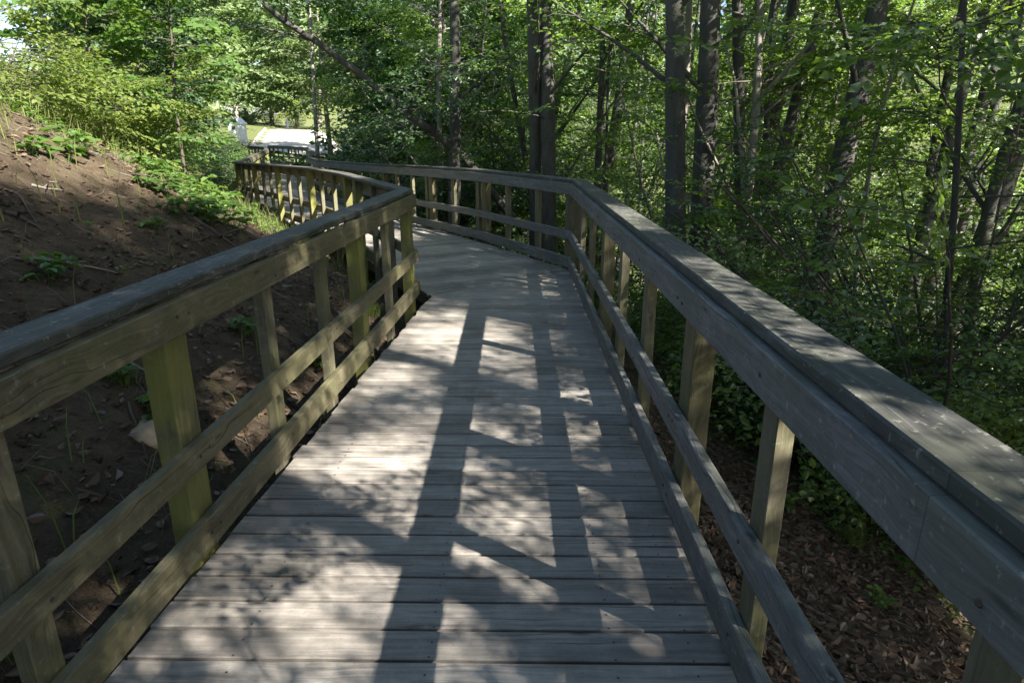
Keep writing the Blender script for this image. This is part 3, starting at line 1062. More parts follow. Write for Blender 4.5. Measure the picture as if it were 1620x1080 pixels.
def proto_pole(seed):
    r = random.Random(seed)
    return tree('young_beech', 'x', 'tree', (0, 0, 0), seed, (r.uniform(-0.3, 2.2), r.uniform(-0.5, 0.5), r.uniform(6, 8)), r.uniform(0.04, 0.07), 13, mat=M_BEECH, bark=M_PALEBARK if seed % 2 else M_BARK,
                kind='mid', bend=0.5, spr=11, sp_scale=0.9, low_twigs=3, low_range=(1.0, 3), limb_z=1.4, limb_len=(1.2, 2.5), n_side=7)
talls = [proto_tall(s) for s in (201, 202, 203, 204, 205)]
poles = [proto_pole(s) for s in (301, 302, 303, 304)]
spots = []
tries = 0
while len(spots) < 95 and tries < 6000:
    tries += 1
    y = rs.uniform(9.5, 46)
    b = rs.uniform(-0.2, 0.92)
    x = b * y
    if x < 1.0 and y < 16:
        continue
    d = float(path_dist(np.array([x]), np.array([y]))[0])
    if d < 3.2:
        continue
    if any(math.hypot(x - a, y - c) < 1.35 + 0.03 * y for a, c in spots):
        continue
    spots.append((x, y))
spots.sort(key=lambda s: s[1])
used = set()
def plant(protos, x, y, label, group, scale=1.0, rz=None, tilt=(0, 0), zoff=0.0):
    p = protos[0]
    protos.append(protos.pop(0))
    loc = (x, y, gz(x, y) - 0.05 + zoff)
    rz = rs.uniform(0, 6.28) if rz is None else rz
    if p.name not in used:
        used.add(p.name)
        p.location, p.rotation_euler, p.scale = loc, (*tilt, rz), (scale,) * 3
        o = p
    else:
        o = copy_tree(p, loc, rz, scale, tilt)
    tag(o, label, 'tree', group)
    return o
for i, (x, y) in enumerate(spots):
    tall = i % 5 in (0, 2, 3)
    plant(talls if tall else poles, x, y,
          'tall beech deep in the wood beyond the right railing' if tall else 'slender young beech deep in the wood beyond the right railing',
          'tall beeches deep in the wood' if tall else 'young beeches deep in the wood', rs.uniform(0.85, 1.15), rs.gauss(0, 0.7))

# trees behind the camera's right shoulder whose crowns dapple the walk
def proto_shade(seed, H, lz, ll, clumps):
    """tall trunk whose boughs end in dense leaf clumps with open gaps between them"""
    root = empty('spreading_beech')
    v = Veg(seed)
    r = v.r
    pts = trunk_path(r, (0, 0, 0), (r.uniform(-0.5, 0.5), r.uniform(-0.5, 0.5), H), 0.35)
    v.tube(pts, [0.26, 0.22] + [0.2 * (1 - 0.8 * i / (len(pts) - 3)) for i in range(len(pts) - 2)], 9)
    for k in range(clumps):
        z = lz + (H - lz) * (k + r.random()) / clumps
        p = path_at(pts, z)
        az, el, L = k * 2.399 + r.uniform(-0.3, 0.3), r.uniform(0.0, 0.45), r.uniform(*ll) * math.sqrt(r.uniform(0.12, 1.0))
        v.limb(p, az, el, L, 0.045, 0, curl=0.1, wander=0.12)
        e = Vector(v.V[-1][-1])
        for q in range(r.randint(18, 34)):
            c = e + Vector((r.gauss(0, 0.27), r.gauss(0, 0.27), r.gauss(0, 0.1)))
            v.tw(e, c, r.uniform(0, 6.28), r.uniform(0.4, 0.7), 0.3)
    v.wood('trunk', M_BARK, root)
    v.leaves('crown', M_DARK, root, 'fine')
    return root
near_sh = [proto_shade(651, 10.8, 6.0, (1.8, 4.0), 27), proto_shade(652, 10.8, 6.0, (1.8, 4.0), 27)]
far_sh = [proto_shade(653, 16, 10.5, (2.2, 4.8), 27), proto_shade(654, 16, 10.5, (2.2, 4.8), 27)]
for u_ in (9.5, 11.5, 13.5, 16.0):
    plant(far_sh, 0.576 * u_ + 0.817 * 8.6, 0.817 * u_ - 0.576 * 8.6, 'spreading beech right of the near walk whose crown dapples the boards', 'beeches beside the near walk', 1.0)

# the row of beeches beside the near walk: leaf clumps with clear sun gaps between them
# u runs across the sun's path, h is the height at which the sun line through a point meets the walk's origin
def sun_uh(x, y, z=0.0):
    return (0.74 * x + 1.05 * y) / 1.2846, z + (0.74 * y - 1.05 * x) / 1.2846 * 0.778
GAPS = [sun_uh(*g) for g in ((-0.45, 2.2), (-0.85, 2.3), (-0.75, 1.75), (-0.66, 2.55), (-0.55, 3.0), (-0.15, 2.25), (-0.7, 4.8), (-0.65, 5.6), (-0.1, 5.2), (0.15, 7.2), (0.3, 3.7), (-1.1, 3.5, 0.5), (-1.1, 6.0, 0.4))]
sr = random.Random(SHADE_SEED)
clumps = []
tries = 0
while tries < 9000:
    tries += 1
    u_, h_ = sr.uniform(-2.2, 9.6), sr.uniform(-1.6, 5.8)
    if any(math.hypot(u_ - a, h_ - b) < GAP_R for a, b in GAPS):
        continue
    if any(math.hypot(u_ - a, h_ - b) < CLUMP_D for a, b in clumps):
        continue
    clumps.append((u_, h_))
row = [-1.4, 1.0, 3.4, 5.8, 8.2]
for k, u0 in enumerate(row):
    bx, by = 0.576 * u0 + 0.817 * 5.2, 0.817 * u0 - 0.576 * 5.2
    bz = gz(bx, by)
    root = empty('spreading_beech', (bx, by, bz))
    tag(root, 'spreading beech right of the near walk whose crown dapples the boards', 'tree', 'beeches beside the near walk')
    v = Veg(660 + k)
    pts = trunk_path(v.r, (0, 0, 0), (0.2, 0.1, 11.5 - bz * 0.5), 0.35)
    v.tube(pts, [0.24, 0.2] + [0.18 * (1 - 0.8 * i / (len(pts) - 3)) for i in range(len(pts) - 2)], 9)
    for u_, h_ in clumps:
        if min(row, key=lambda q: abs(q - u_)) != u0:
            continue
        w_ = v.r.uniform(-6.4, -3.6)
        c = Vector((0.576 * u_ - 0.817 * w_ - bx, 0.817 * u_ + 0.576 * w_ - by, h_ - 0.778 * w_ - bz))
        a = path_at(pts, max(1.0, c.z - v.r.uniform(0.3, 1.0)))
        m_ = a.lerp(c, 0.55) + Vector((0, 0, 0.15))
        v.tube([a, m_, c], [0.035, 0.022, 0.01], 5)
        for q in range(v.r.randint(30, 42)):
            e = c + Vector((v.r.gauss(0, 0.2), v.r.gauss(0, 0.2), v.r.gauss(0, 0.1)))
            v.tw(c, e, v.r.uniform(0, 6.28), v.r.uniform(0.5, 0.85), 0.3)
    if k == 1:                                  # a low bough whose single leaves draw on the near boards
        for q in range(26):
            t_ = v.r.uniform(2.2, 3.6)
            c = Vector((v.r.uniform(-1.0, 0.1) + 1.05 * t_ - bx, v.r.uniform(1.3, 3.4) - 0.74 * t_ - by, t_ - bz))
            v.tw(c - Vector((-0.25, 0.25, -0.1)), c, v.r.uniform(0, 6.28), v.r.uniform(0.4, 0.62), 0.4)
        e = Vector((-0.45 + 1.05 * 2.9 - bx, 2.3 - 0.74 * 2.9 - by, 3.0 - bz))
        a = path_at(pts, e.z - 0.6)
        v.tube([a, a.lerp(e, 0.5) + Vector((0, 0, 0.2)), e, e + (e - a) * 0.25], [0.04, 0.028, 0.015, 0.006], 6)
    v.wood('trunk', M_BARK, root)
    v.leaves('crown', M_DARK, root, 'fine')

for x, y in ((7.5, 11.5), (11.5, 10.0), (5.2, 16.5), (10.0, 16.0), (15.0, 13.5), (13.0, 20.0), (1.8, 20.5)):
    plant(far_sh, x, y, 'beech with a dense clumped crown inside the wood beyond the right railing', 'dense crowned beeches inside the wood', 1.0, 0.0, (rs.uniform(-0.06, 0.06), rs.uniform(0.05, 0.16)))
for x, y in ((-2.8, -4.6), (-6.0, -2.2), (1.6, -7.5), (-9.0, 0.8), (-5.2, 0.4), (-8.2, -5.5), (-0.8, -9.5), (4.2, -9.5), (-11.5, 3.6)):  # out-of-view crowns added to hold sky light off the deck
    plant(near_sh, x, y, 'unseen spreading beech added near the start of the walk to block sky light', 'unseen beeches added to block sky light', 1.0)
# ------------------------------------------------------------------ leafy understorey along the right railing
und = [
    (1040, 12.4, 2.0), (985, 13.6, 2.3), (1120, 8.4, 1.5), (1170, 7.4, 1.4), (1215, 6.6, 1.4), (1180, 9.2, 1.6), (1250, 8.4, 1.6), (1350, 7.0, 1.7),
    (1400, 5.6, 2.2), (1560, 5.4, 3.0), (1440, 6.6, 3.6), (1540, 6.2, 4.6), (1610, 5.6, 4.6), (1660, 4.8, 3.4), (1080, 9.8, 1.8), (1330, 9.0, 1.8), (1120, 10.8, 2.4),
    (900, 13.4, 2.2), (780, 14.6, 2.2), (725, 16.4, 2.0), (700, 18.0, 2.4), (1590, 8.2, 5.2), (1490, 9.0, 4.8), (1420, 8.6, 3.6), (1370, 12.5, 3.0), (1270, 13.0, 2.8), (1650, 4.6, 4.0), (1455, 5.9, 2.9), (1640, 6.4, 5.2), (1560, 7.0, 4.8), (1400, 7.4, 2.6),
]
for i, (px, y, h) in enumerate(und):
    x = (px - 823) / 1071 * y + (0.7 if px < 1250 and y < 14.2 and px > 950 else 0)
    z = gz(x, y)
    where = ['with drooping sprays', 'with flat layered sprays', 'with loose open twigs', 'with dense dark leaves'][i % 4]
    near = 'close behind the right handrail' if y < 6 and px > 1100 else 'on the slope beyond the right railing' if px > 950 else 'behind the bend of the far railing'
    bush('beech_shrub', f'young beech shrub {where} {near}', 'shrub', (x, y, z), 400 + i, h * 1.1, 6 + i % 3, 15, M_DARK if i % 3 == 1 or i > 27 else M_BEECH, 'fine' if y < 9 else 'mid', 0.72, 0.42 if y < 7 else 0.7, group='beech shrubs along the right railing')

for i, (px, y, h, lab) in enumerate([
    (700, 19.0, 4.6, 'large blue-green bush right behind the straight far railing'),
    (668, 21.5, 4.6, 'large blue-green bush second along the far railing'),
    (652, 25.0, 4.8, 'tall blue-green bush where the far walk bends out of sight'),
    (622, 29.0, 4.8, 'blue-green bush overhanging the far end of the walk'),
    (700, 18.0, 5.6, 'dark bush below the long leaning trunk'),
    (596, 37.0, 5.4, 'bush standing beside the bright gravel lane'),
    (770, 18.5, 5.0, 'dark bush between the dappled trunk and the twin stems'),
    (395, 104.0, 5.0, 'round bush at the far left edge of the gravel lane'),
    (432, 112.0, 6.0, 'round bush closing the far end of the gravel lane'),
    (468, 108.0, 6.0, 'round bush at the far right edge of the gravel lane')]):
    x = (px - 823) / 1071 * y
    bush('tall_bush', lab, 'bush', (x, y, gz(x, y)), 450 + i, h, 11, 26, M_EDGE if i in (1, 2, 3, 5) else M_DARK, 'mid', 0.9, 0.42, group='bushes behind the far railing')

for i, (px, y, h) in enumerate([(305, 19.5, 0.8), (285, 18.5, 1.0), (338, 24.5, 0.9), (362, 29.0, 0.9), (378, 33.5, 0.9), (388, 38.0, 1.0), (318, 26.0, 1.1), (345, 34.0, 1.2), (285, 23.0, 1.2), (398, 50.0, 0.8), (362, 46.0, 1.3), (372, 52.0, 2.2), (350, 50.0, 2.0), (392, 53.0, 1.6)]):
    x = (px - 823) / 1071 * y
    bush('low_bush', 'low bush beside the far walk, first after the corner' if i == 0 else ['dark green low bush along the left of the far walk', 'bright leafy low bush on the rise left of the far walk'][i % 2], 'bush', (x, y, gz(x, y)), 800 + i, h, 10, 14, M_DARK if i % 3 else M_HERB, 'mid', 0.75, 0.95, group='low bushes along the far walk')

# ------------------------------------------------------------------ left bank: shrubs, saplings, far sunny trees
hz = [
    (20, 7.2, 1.15), (75, 8.0, 1.2), (130, 8.8, 1.15), (-40, 6.6, 1.3), (-10, 8.8, 1.5), (60, 10.0, 1.5), (180, 10.2, 1.0), (120, 11.4, 1.6), (215, 12.8, 1.2), (150, 13.2, 1.9), (205, 15.0, 1.5), (40, 12.6, 1.8), (-70, 9.9, 1.9), (225, 17.5, 1.5),
]
hz = [(px, y * 1.14, h * 1.12) for px, y, h in hz]
for i, (px, y, h) in enumerate(hz):
    x = (px - 823) / 1071 * y
    lab = ['sunlit yellow-green hazel shrub on top of the soil bank', 'leafy hazel shrub with reddish leaf tips on the bank', 'low spreading hazel shrub among grass on the bank'][i % 3]
    bush('hazel_shrub', lab, 'shrub', (x, y, gz(x, y)), 500 + i, h * 0.85, 8, 9, M_HAZEL if i < 6 else M_HERB, 'fine', 0.78, 0.85, group='hazel shrubs on the soil bank', flat=0.5)
for i, (px, y, h, lab) in enumerate([
    (284, 10.4, 3.9, 'slim dark sapling with large drooping leaves at the edge of the bank'),
    (236, 11.5, 4.2, 'slim sapling just left of the drooping-leaved one'),
    (166, 10.2, 3.6, 'young sapling rising behind the sunlit hazel shrubs')]):
    x = (px - 823) / 1065 * y
    t = tree('sapling', lab, 'tree', (x, y, gz(x, y)), 540 + i, (0.1, 0, h), 0.026, 17, mat=M_HERB if i != 1 else M_DARK, bark=M_TWIG, kind='broad', bend=0.08, spr=8, sp_scale=0.46, limb_len=(0.35, 0.8), limb_z=0.6, n_side=6, group='saplings on the bank', el=(0.0, 0.6))

def proto_edge(seed, mat, h=(8, 10)):
    r = random.Random(seed)
    return tree('field_edge_tree', 'x', 'tree', (0, 0, 0), seed, (r.uniform(-0.5, 0.5), r.uniform(-0.5, 0.5), r.uniform(*h)), 0.16, 30, mat=mat, bark=M_PALEBARK, kind='coarse', bend=0.3, spr=17, sp_scale=1.35, limb_len=(2.4, 4.2), limb_z=0.9, el=(0.0, 0.9))
def proto_bough(seed, mat):
    r = random.Random(seed)
    return tree('field_edge_tree', 'x', 'tree', (0, 0, 0), seed, (r.uniform(-0.5, 0.5), r.uniform(-0.5, 0.5), r.uniform(9, 10)), 0.15, 26, mat=mat, bark=M_PALEBARK, kind='coarse', bend=0.3, spr=17, sp_scale=1.3, limb_len=(2.2, 3.8), limb_z=3.6, el=(0.15, 0.9))
boughs = [proto_bough(621, M_EDGE), proto_bough(622, M_EDGE)]
edges = [proto_edge(601, M_EDGE), proto_edge(602, M_EDGE), proto_edge(603, M_HAZEL), proto_edge(604, M_EDGE)]
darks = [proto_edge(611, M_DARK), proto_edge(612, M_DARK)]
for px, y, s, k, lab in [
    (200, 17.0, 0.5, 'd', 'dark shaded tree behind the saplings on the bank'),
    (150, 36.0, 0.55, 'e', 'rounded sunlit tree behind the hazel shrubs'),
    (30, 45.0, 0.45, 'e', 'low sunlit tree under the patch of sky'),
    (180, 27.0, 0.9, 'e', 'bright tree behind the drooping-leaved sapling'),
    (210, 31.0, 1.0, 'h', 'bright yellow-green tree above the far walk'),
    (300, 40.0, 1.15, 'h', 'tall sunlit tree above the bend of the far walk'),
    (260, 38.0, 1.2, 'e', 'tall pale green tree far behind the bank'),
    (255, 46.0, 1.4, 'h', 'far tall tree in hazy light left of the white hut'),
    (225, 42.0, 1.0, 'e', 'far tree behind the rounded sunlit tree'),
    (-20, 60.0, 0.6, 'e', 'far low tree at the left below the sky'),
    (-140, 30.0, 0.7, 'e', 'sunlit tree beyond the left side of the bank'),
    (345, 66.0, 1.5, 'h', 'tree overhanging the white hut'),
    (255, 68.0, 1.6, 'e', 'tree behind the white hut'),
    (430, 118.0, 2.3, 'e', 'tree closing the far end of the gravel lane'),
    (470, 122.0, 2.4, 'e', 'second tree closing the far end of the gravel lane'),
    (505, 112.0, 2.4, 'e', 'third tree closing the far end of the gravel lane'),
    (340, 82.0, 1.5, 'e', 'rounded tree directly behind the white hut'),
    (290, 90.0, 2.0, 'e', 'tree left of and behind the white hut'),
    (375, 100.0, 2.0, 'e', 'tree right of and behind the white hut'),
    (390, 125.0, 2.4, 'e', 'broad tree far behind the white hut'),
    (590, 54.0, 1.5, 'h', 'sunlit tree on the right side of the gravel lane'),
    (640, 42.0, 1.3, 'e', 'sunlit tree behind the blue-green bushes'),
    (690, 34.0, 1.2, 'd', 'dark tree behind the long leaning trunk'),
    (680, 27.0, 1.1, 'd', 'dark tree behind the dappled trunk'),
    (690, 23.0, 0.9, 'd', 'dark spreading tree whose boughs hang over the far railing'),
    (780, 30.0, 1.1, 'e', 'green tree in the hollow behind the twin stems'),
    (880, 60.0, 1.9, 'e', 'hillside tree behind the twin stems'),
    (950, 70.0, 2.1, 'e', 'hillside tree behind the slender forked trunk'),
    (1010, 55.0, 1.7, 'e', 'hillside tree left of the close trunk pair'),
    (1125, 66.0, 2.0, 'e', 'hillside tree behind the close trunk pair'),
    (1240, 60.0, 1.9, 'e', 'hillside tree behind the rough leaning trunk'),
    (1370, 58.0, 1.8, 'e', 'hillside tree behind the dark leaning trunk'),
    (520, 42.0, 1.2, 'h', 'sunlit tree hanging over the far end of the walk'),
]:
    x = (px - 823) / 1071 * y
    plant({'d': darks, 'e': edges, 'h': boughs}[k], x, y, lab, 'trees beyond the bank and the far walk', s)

# ------------------------------------------------------------------ far hillside wood (reads as one mass)
nr = np.random.RandomState(9)
n = 5200
hx = nr.uniform(-6, 95, n)
hy = nr.uniform(20, 120, n)
d = path_dist(hx, hy)
keep = (d > 26) & (hx / hy < 1.15)
hx, hy = hx[keep], hy[keep]
vv = Veg(8)
gzv = ground_np(hx, hy)
for x, y, z in zip(hx, hy, gzv):
    vv.sprays.append((Vector((x, y, z + vv.r.uniform(0.2, 4.5))), vv.r.uniform(0, 6.28), vv.r.uniform(-0.5, 0.5), vv.r.gauss(0, 0.5), vv.r.uniform(1.6, 2.8)))
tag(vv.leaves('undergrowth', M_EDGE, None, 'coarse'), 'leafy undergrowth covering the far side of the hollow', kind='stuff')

M_DEADTWIG = bark_mat('dead_twig', (0.1, 0.085, 0.07), (0.2, 0.175, 0.15), (0.28, 0.27, 0.25))
# ------------------------------------------------------------------ ground cover
n = 26000
lx, ly = nr.uniform(0.75, 6.5, n), nr.uniform(-0.5, 13, n)
lx[:11000], ly[:11000] = nr.uniform(0.8, 3.0, 11000), nr.uniform(0, 5, 11000)
lx2, ly2 = nr.uniform(-8, -0.9, 16000), nr.uniform(0.2, 16, 16000)
lx, ly = np.concatenate([lx, lx2]), np.concatenate([ly, ly2])
d = path_dist(lx, ly)
dens = np.where(d > 0, 1.0, np.clip(1.7 - (-d - 1) * 0.5, 0.5, 1.0))
k = (np.abs(d) > 0.85) & (nr.uniform(0, 1, len(d)) < dens)
lx, ly = lx[k], ly[k]
lz = ground_np(lx, ly)
V, Q = [], []
for x, y, z in zip(lx, ly, lz):
    a = nr.uniform(0, 6.28)
    l = nr.uniform(0.025, 0.085)
    v_, q_ = leaf_geo(np.array([x, y, z + nr.uniform(0.004, 0.03)]), np.array([math.cos(a), math.sin(a), nr.uniform(-0.35, 0.35)]), np.array([nr.normal(0, 0.4), nr.normal(0, 0.4), 1]), l, l * 0.6, True, nr.uniform(-0.35, 0.4), nr.uniform(-0.3, 0.3))
    b = len(V)
    V.extend(v_)
    Q.extend([tuple(b + i for i in f) for f in q_])
tag(mesh_obj('leaf_litter', np.array(V), np.array(Q), M_LITTER), 'brown fallen beech leaves scattered over the slope and bank', kind='stuff')

# crumbs of earth and small stones
n = 9000
cx_ = nr.uniform(-7.5, -1.0, n)
cy_ = nr.uniform(0.3, 14, n)
k = -path_dist(cx_, cy_) > 0.95
cx_, cy_ = cx_[k], cy_[k]
cz_ = ground_np(cx_, cy_)
n = len(cx_)
sz = 0.005 + 0.024 * nr.uniform(0, 1, n) ** 4
cube = np.array([(x, y, z) for z in (-1, 1) for y in (-1, 1) for x in (-1, 1)], float)
V = cube[None] * nr.uniform(0.45, 1.0, (n, 8, 1)) * sz[:, None, None] * np.array([1, 0.85, 0.6]) + np.stack([cx_, cy_, cz_ + sz * 0.2], -1)[:, None, :]
qf = np.array([(0, 2, 3, 1), (4, 5, 7, 6), (0, 1, 5, 4), (2, 6, 7, 3), (0, 4, 6, 2), (1, 3, 7, 5)])
Q = (qf[None] + (np.arange(n) * 8)[:, None, None]).reshape(-1, 4)
tag(mesh_obj('earth_crumbs', V.reshape(-1, 3), Q, M_SOIL, smooth=True), 'crumbs of earth and small stones on the bank', kind='stuff')

# fine dead twigs strewn over bank and slope
V, Q = [], []
n = 3600
tx = np.concatenate([nr.uniform(-7, -1.0, n // 2), nr.uniform(0.8, 5.5, n // 2)])
ty = np.concatenate([nr.uniform(0.5, 13, n // 2), nr.uniform(-0.3, 11, n // 2)])
k = np.abs(path_dist(tx, ty)) > 0.95
for x, y in zip(tx[k], ty[k]):
    a, l = nr.uniform(0, 6.28), nr.uniform(0.06, 0.5) ** 1.3
    w_ = nr.uniform(0.001, 0.0026)
    p0, p1 = np.array([x, y]), np.array([x + math.cos(a) * l, y + math.sin(a) * l])
    pm = (p0 + p1) / 2 + nr.normal(0, 0.06, 2) * l
    z_ = ground_np(np.array([p0[0], pm[0], p1[0]]), np.array([p0[1], pm[1], p1[1]])) + 0.008 + nr.uniform(0, 0.02, 3)
    s_ = np.array([-math.sin(a), math.cos(a)]) * w_
    b = len(V)
    for (pp2, zz, f) in ((p0, z_[0], 1), (pm, z_[1], 0.8), (p1, z_[2], 0.4)):
        V += [(pp2[0] - s_[0] * f, pp2[1] - s_[1] * f, zz), (pp2[0] + s_[0] * f, pp2[1] + s_[1] * f, zz), (pp2[0], pp2[1], zz + w_ * 1.6 * f)]
    for r_ in (0, 3):
        for i in range(3):
            j = (i + 1) % 3
            Q.append((b + r_ + i, b + r_ + j, b + r_ + 3 + j, b + r_ + 3 + i))
tag(mesh_obj('twig_litter', np.array(V), np.array(Q), M_DEADTWIG), 'fine dead twigs strewn over the bank and slope', kind='stuff')

# grass along the bank's crest and its green strip towards the walk
n = 60000
gx_, gy_ = nr.uniform(-14, -1.2, n), nr.uniform(2.0, 22, n)
d = -path_dist(gx_, gy_) - 0.95
crest = lerp_tab(gy_, [(0, 3.9), (6, 3.7), (9, 3.0), (14, 2.3), (22, 1.6)])
strip = 1.3 * np.exp(-((d - crest - 0.45) / 0.6) ** 2) + 0.5 * (d > crest + 0.4)
low = 0.55 * np.exp(-((d - 0.9) / 0.6) ** 2) * (gy_ > 8) + 0.06
pr_ = np.clip(np.maximum(strip, low), 0, 1) * np.clip(0.55 + 0.8 * vnoise(gx_ * 2.2, gy_ * 2.2, 5), 0, 1)
k = (nr.uniform(0, 1, n) < pr_) & (d > 0.1)
gx_, gy_ = gx_[k], gy_[k]
V, Q = blades(nr, gx_, gy_, ground_np(gx_, gy_), 0.1, 0.45, 0.0045, 0.9)
tag(mesh_obj('grass', V, Q, M_GRASS), 'thin green grass on the crest and foot of the bank', kind='stuff')
# low leafy cover in patches on the bank
n = 16000
ax, ay = nr.uniform(-11, -1.2, n), nr.uniform(4.5, 17, n)
d = -path_dist(ax, ay) - 0.95
crest = lerp_tab(ay, [(0, 3.9), (6, 3.7), (9, 3.0), (14, 2.3), (22, 1.6)])
dens = 0.9 * np.exp(-((d - crest + 0.2) / 0.8) ** 2) + 0.8 * np.clip((ay - 6.5) / 2.5, 0, 1) * (d < crest) + 0.03
dens = dens * (vnoise(ax * 1.6, ay * 1.6, 12) > -0.02) * np.clip(0.3 + 1.2 * vnoise(ax * 4, ay * 4, 13), 0, 1)
k = (d > 0.15) & (nr.uniform(0, 1, n) < dens)
ax, ay = ax[k], ay[k]
az_ = ground_np(ax, ay)
V, Q = [], []
for x, y, z in zip(ax, ay, az_):
    h_ = nr.uniform(0.02, 0.16)
    for j in range(3):
        a = nr.uniform(0, 6.28)
        l = nr.uniform(0.035, 0.075)
        v_, q_ = leaf_geo(np.array([x + nr.normal(0, 0.02), y + nr.normal(0, 0.02), z + h_]), np.array([math.cos(a), math.sin(a), nr.uniform(-0.4, 0.2)]), np.array([nr.normal(0, 0.3), nr.normal(0, 0.3), 1]), l, l * 0.65, True)
        b = len(V)
        V.extend(v_)
        Q.extend([tuple(b + i for i in f) for f in q_])
tag(mesh_obj('ground_cover', np.array(V), np.array(Q), M_HERB), 'low leafy ground cover in patches along the bank', kind='stuff')
n = 9000
gx_, gy_ = nr.uniform(-30, -8, n), nr.uniform(20, 58, n)
d = -path_dist(gx_, gy_) - 0.95
k = (d > 2.0) & (d < 9) & (gy_ > 33)
gx_, gy_ = gx_[k], gy_[k]
V, Q = blades(nr, gx_, gy_, ground_np(gx_, gy_), 0.4, 0.95, 0.012, 0.6)
tag(mesh_obj('dry_grass', V, Q, M_DRYGRASS), 'tall pale dry grass on the rise before the white hut', kind='stuff')

# low herbs one can count
hl = ['bright green seedling cluster on the dark soil of the bank', 'small rosette of broad leaves on the bank', 'pale green weed beside the left railing', 'leafy seedling at the foot of the bank']
k = 0
for px, py, y, sz in [(100, 262, 6.0, 1.0), (105, 245, 6.3, 1.1), (45, 250, 5.8, 0.8), (80, 440, 4.2, 0.7), (70, 455, 4.3, 0.6), (190, 608, 3.2, 0.55), (265, 665, 2.7, 0.8), (258, 668, 2.7, 0.7), (405, 545, 4.6, 0.8), (395, 535, 4.7, 0.8),
                      (240, 262, 8.2, 1.2), (255, 250, 8.8, 1.2), (228, 275, 7.8, 1.0), (285, 300, 7.6, 1.0), (300, 312, 7.6, 1.0), (320, 322, 7.4, 1.1), (340, 338, 7.2, 1.0), (355, 352, 7.0, 1.0), (370, 365, 6.9, 0.9), (335, 360, 6.8, 0.8),
                      (300, 330, 7.2, 0.9), (262, 318, 7.3, 0.9), (235, 300, 7.4, 0.8), (310, 280, 9.2, 1.2), (325, 300, 8.8, 1.1), (345, 310, 8.6, 1.1), (245, 368, 5.9, 0.6), (500, 590, 4.6, 0.7), (385, 340, 8.2, 0.9), (280, 345, 6.6, 0.8), (350, 330, 7.8, 1.0), (330, 345, 7.3, 1.0), (365, 345, 7.8, 1.0), (315, 345, 6.9, 0.9)]:
    # walk the sight line down to the soil
    best = None
    for yy in np.arange(1.5, 18, 0.05):
        p = spot(px, py, yy)
        if gz(p.x, p.y) >= p.z:
            best = p
            break
    if best is None:
        best = spot(px, py, y)
    herb('weed', hl[0] if k < 3 else hl[1] if k < 10 else hl[3] if best.y > 6 else hl[2], 'plant', (best.x, best.y, gz(best.x, best.y)), 700 + k, M_HERB, 6 + k % 4, 0.095 * sz, 0.2 * sz, 'weeds on the soil bank')
    k += 1
for px, py, sz in [(1210, 735, 0.9), (1235, 800, 0.9), (1330, 850, 0.8), (1290, 815, 0.7), (1435, 905, 0.7), (1262, 690, 1.0), (1380, 955, 0.7), (1240, 700, 1.1), (1200, 690, 1.0), (1300, 760, 0.8), (1350, 820, 0.9), (1225, 660, 1.2), (1290, 700, 1.2), (1180, 640, 1.2)]:
    for yy in np.arange(0.8, 14, 0.04):
        p = spot(px, py, yy)
        if gz(p.x, p.y) >= p.z:
            break
    herb('weed', 'green seedling among dead leaves below the right railing', 'plant', (p.x, p.y, gz(p.x, p.y)), 760 + k, M_HERB, 6 + k % 3, 0.07 * sz, 0.16 * sz, 'seedlings below the right railing')
    k += 1

def tuft(px, py, label, n, h, mat):
    for yy in np.arange(0.8, 16, 0.04):
        p = spot(px, py, yy)
        if gz(p.x, p.y) >= p.z:
            break
    r = np.random.RandomState(int(px))
    xs, ys = r.normal(0, 0.035, n), r.normal(0, 0.035, n)
    V, Q = blades(r, xs, ys, np.zeros(n), h * 0.5, h, 0.003, 1.2)
    o = mesh_obj('grass_tuft', V, Q, mat)
    o.location = (p.x, p.y, gz(p.x, p.y))
    return tag(o, label, 'grass tuft')
tuft(1345, 865, 'arching grass tuft on the leaf litter below the right railing', 60, 0.34, M_GRASS)
tuft(190, 612, 'short bright grass tuft on the soil behind the left railing', 90, 0.12, M_GRASS)
tuft(510, 585, 'grass tuft beside the left railing posts', 110, 0.2, M_GRASS)
tuft(590, 500, 'grass tuft close to the third left railing post', 110, 0.24, M_GRASS)
tuft(10, 1060, 'grass tuft at the near left below the railing', 60, 0.16, M_GRASS)

# ------------------------------------------------------------------ fallen twigs and branches
def stick(pixels, label, r0, seed, forks=2, mat=None, lift=0.012):
    pts = []
    for px, py in pixels:
        hit = None
        for yy in np.arange(0.7, 18, 0.03):
            p = spot(px, py, yy)
            if gz(p.x, p.y) >= p.z - lift:
                hit = Vector((p.x, p.y, gz(p.x, p.y) + lift))
                break
        if hit is not None:
            pts.append(hit)
    if len(pts) < 2:
        return
    base = pts[0].copy()
    fine = []
    r = random.Random(seed)
    for a, b in zip(pts[:-1], pts[1:]):
        for k in range(4):
            q = a.lerp(b, k / 4)
            q.z = max(q.z, gz(q.x, q.y) + lift)
            fine.append(q - base + Vector((r.uniform(-1, 1), r.uniform(-1, 1), 0)) * 0.006)
    fine.append(pts[-1] - base)
    v = Veg(seed)
    m = len(fine)
    v.tube(fine, [r0 * (1 - 0.75 * i / m) for i in range(m)], 6)
    for k in range(forks):
        j = r.randrange(m // 3, m - 1)
        a = r.uniform(0, 6.28)
        q = fine[j]
        e = q + Vector((math.cos(a), math.sin(a), r.uniform(0.1, 0.4))) * r.uniform(0.1, 0.3)
        v.tube([q, q.lerp(e, 0.5) + Vector((0, 0, 0.02)), e], [r0 * 0.5, r0 * 0.35, r0 * 0.15], 5)
    o = v.wood('fallen_branch', mat or M_TWIG, None)
    o.location = base
    tag(o, label, 'branch', 'fallen branches on the ground')
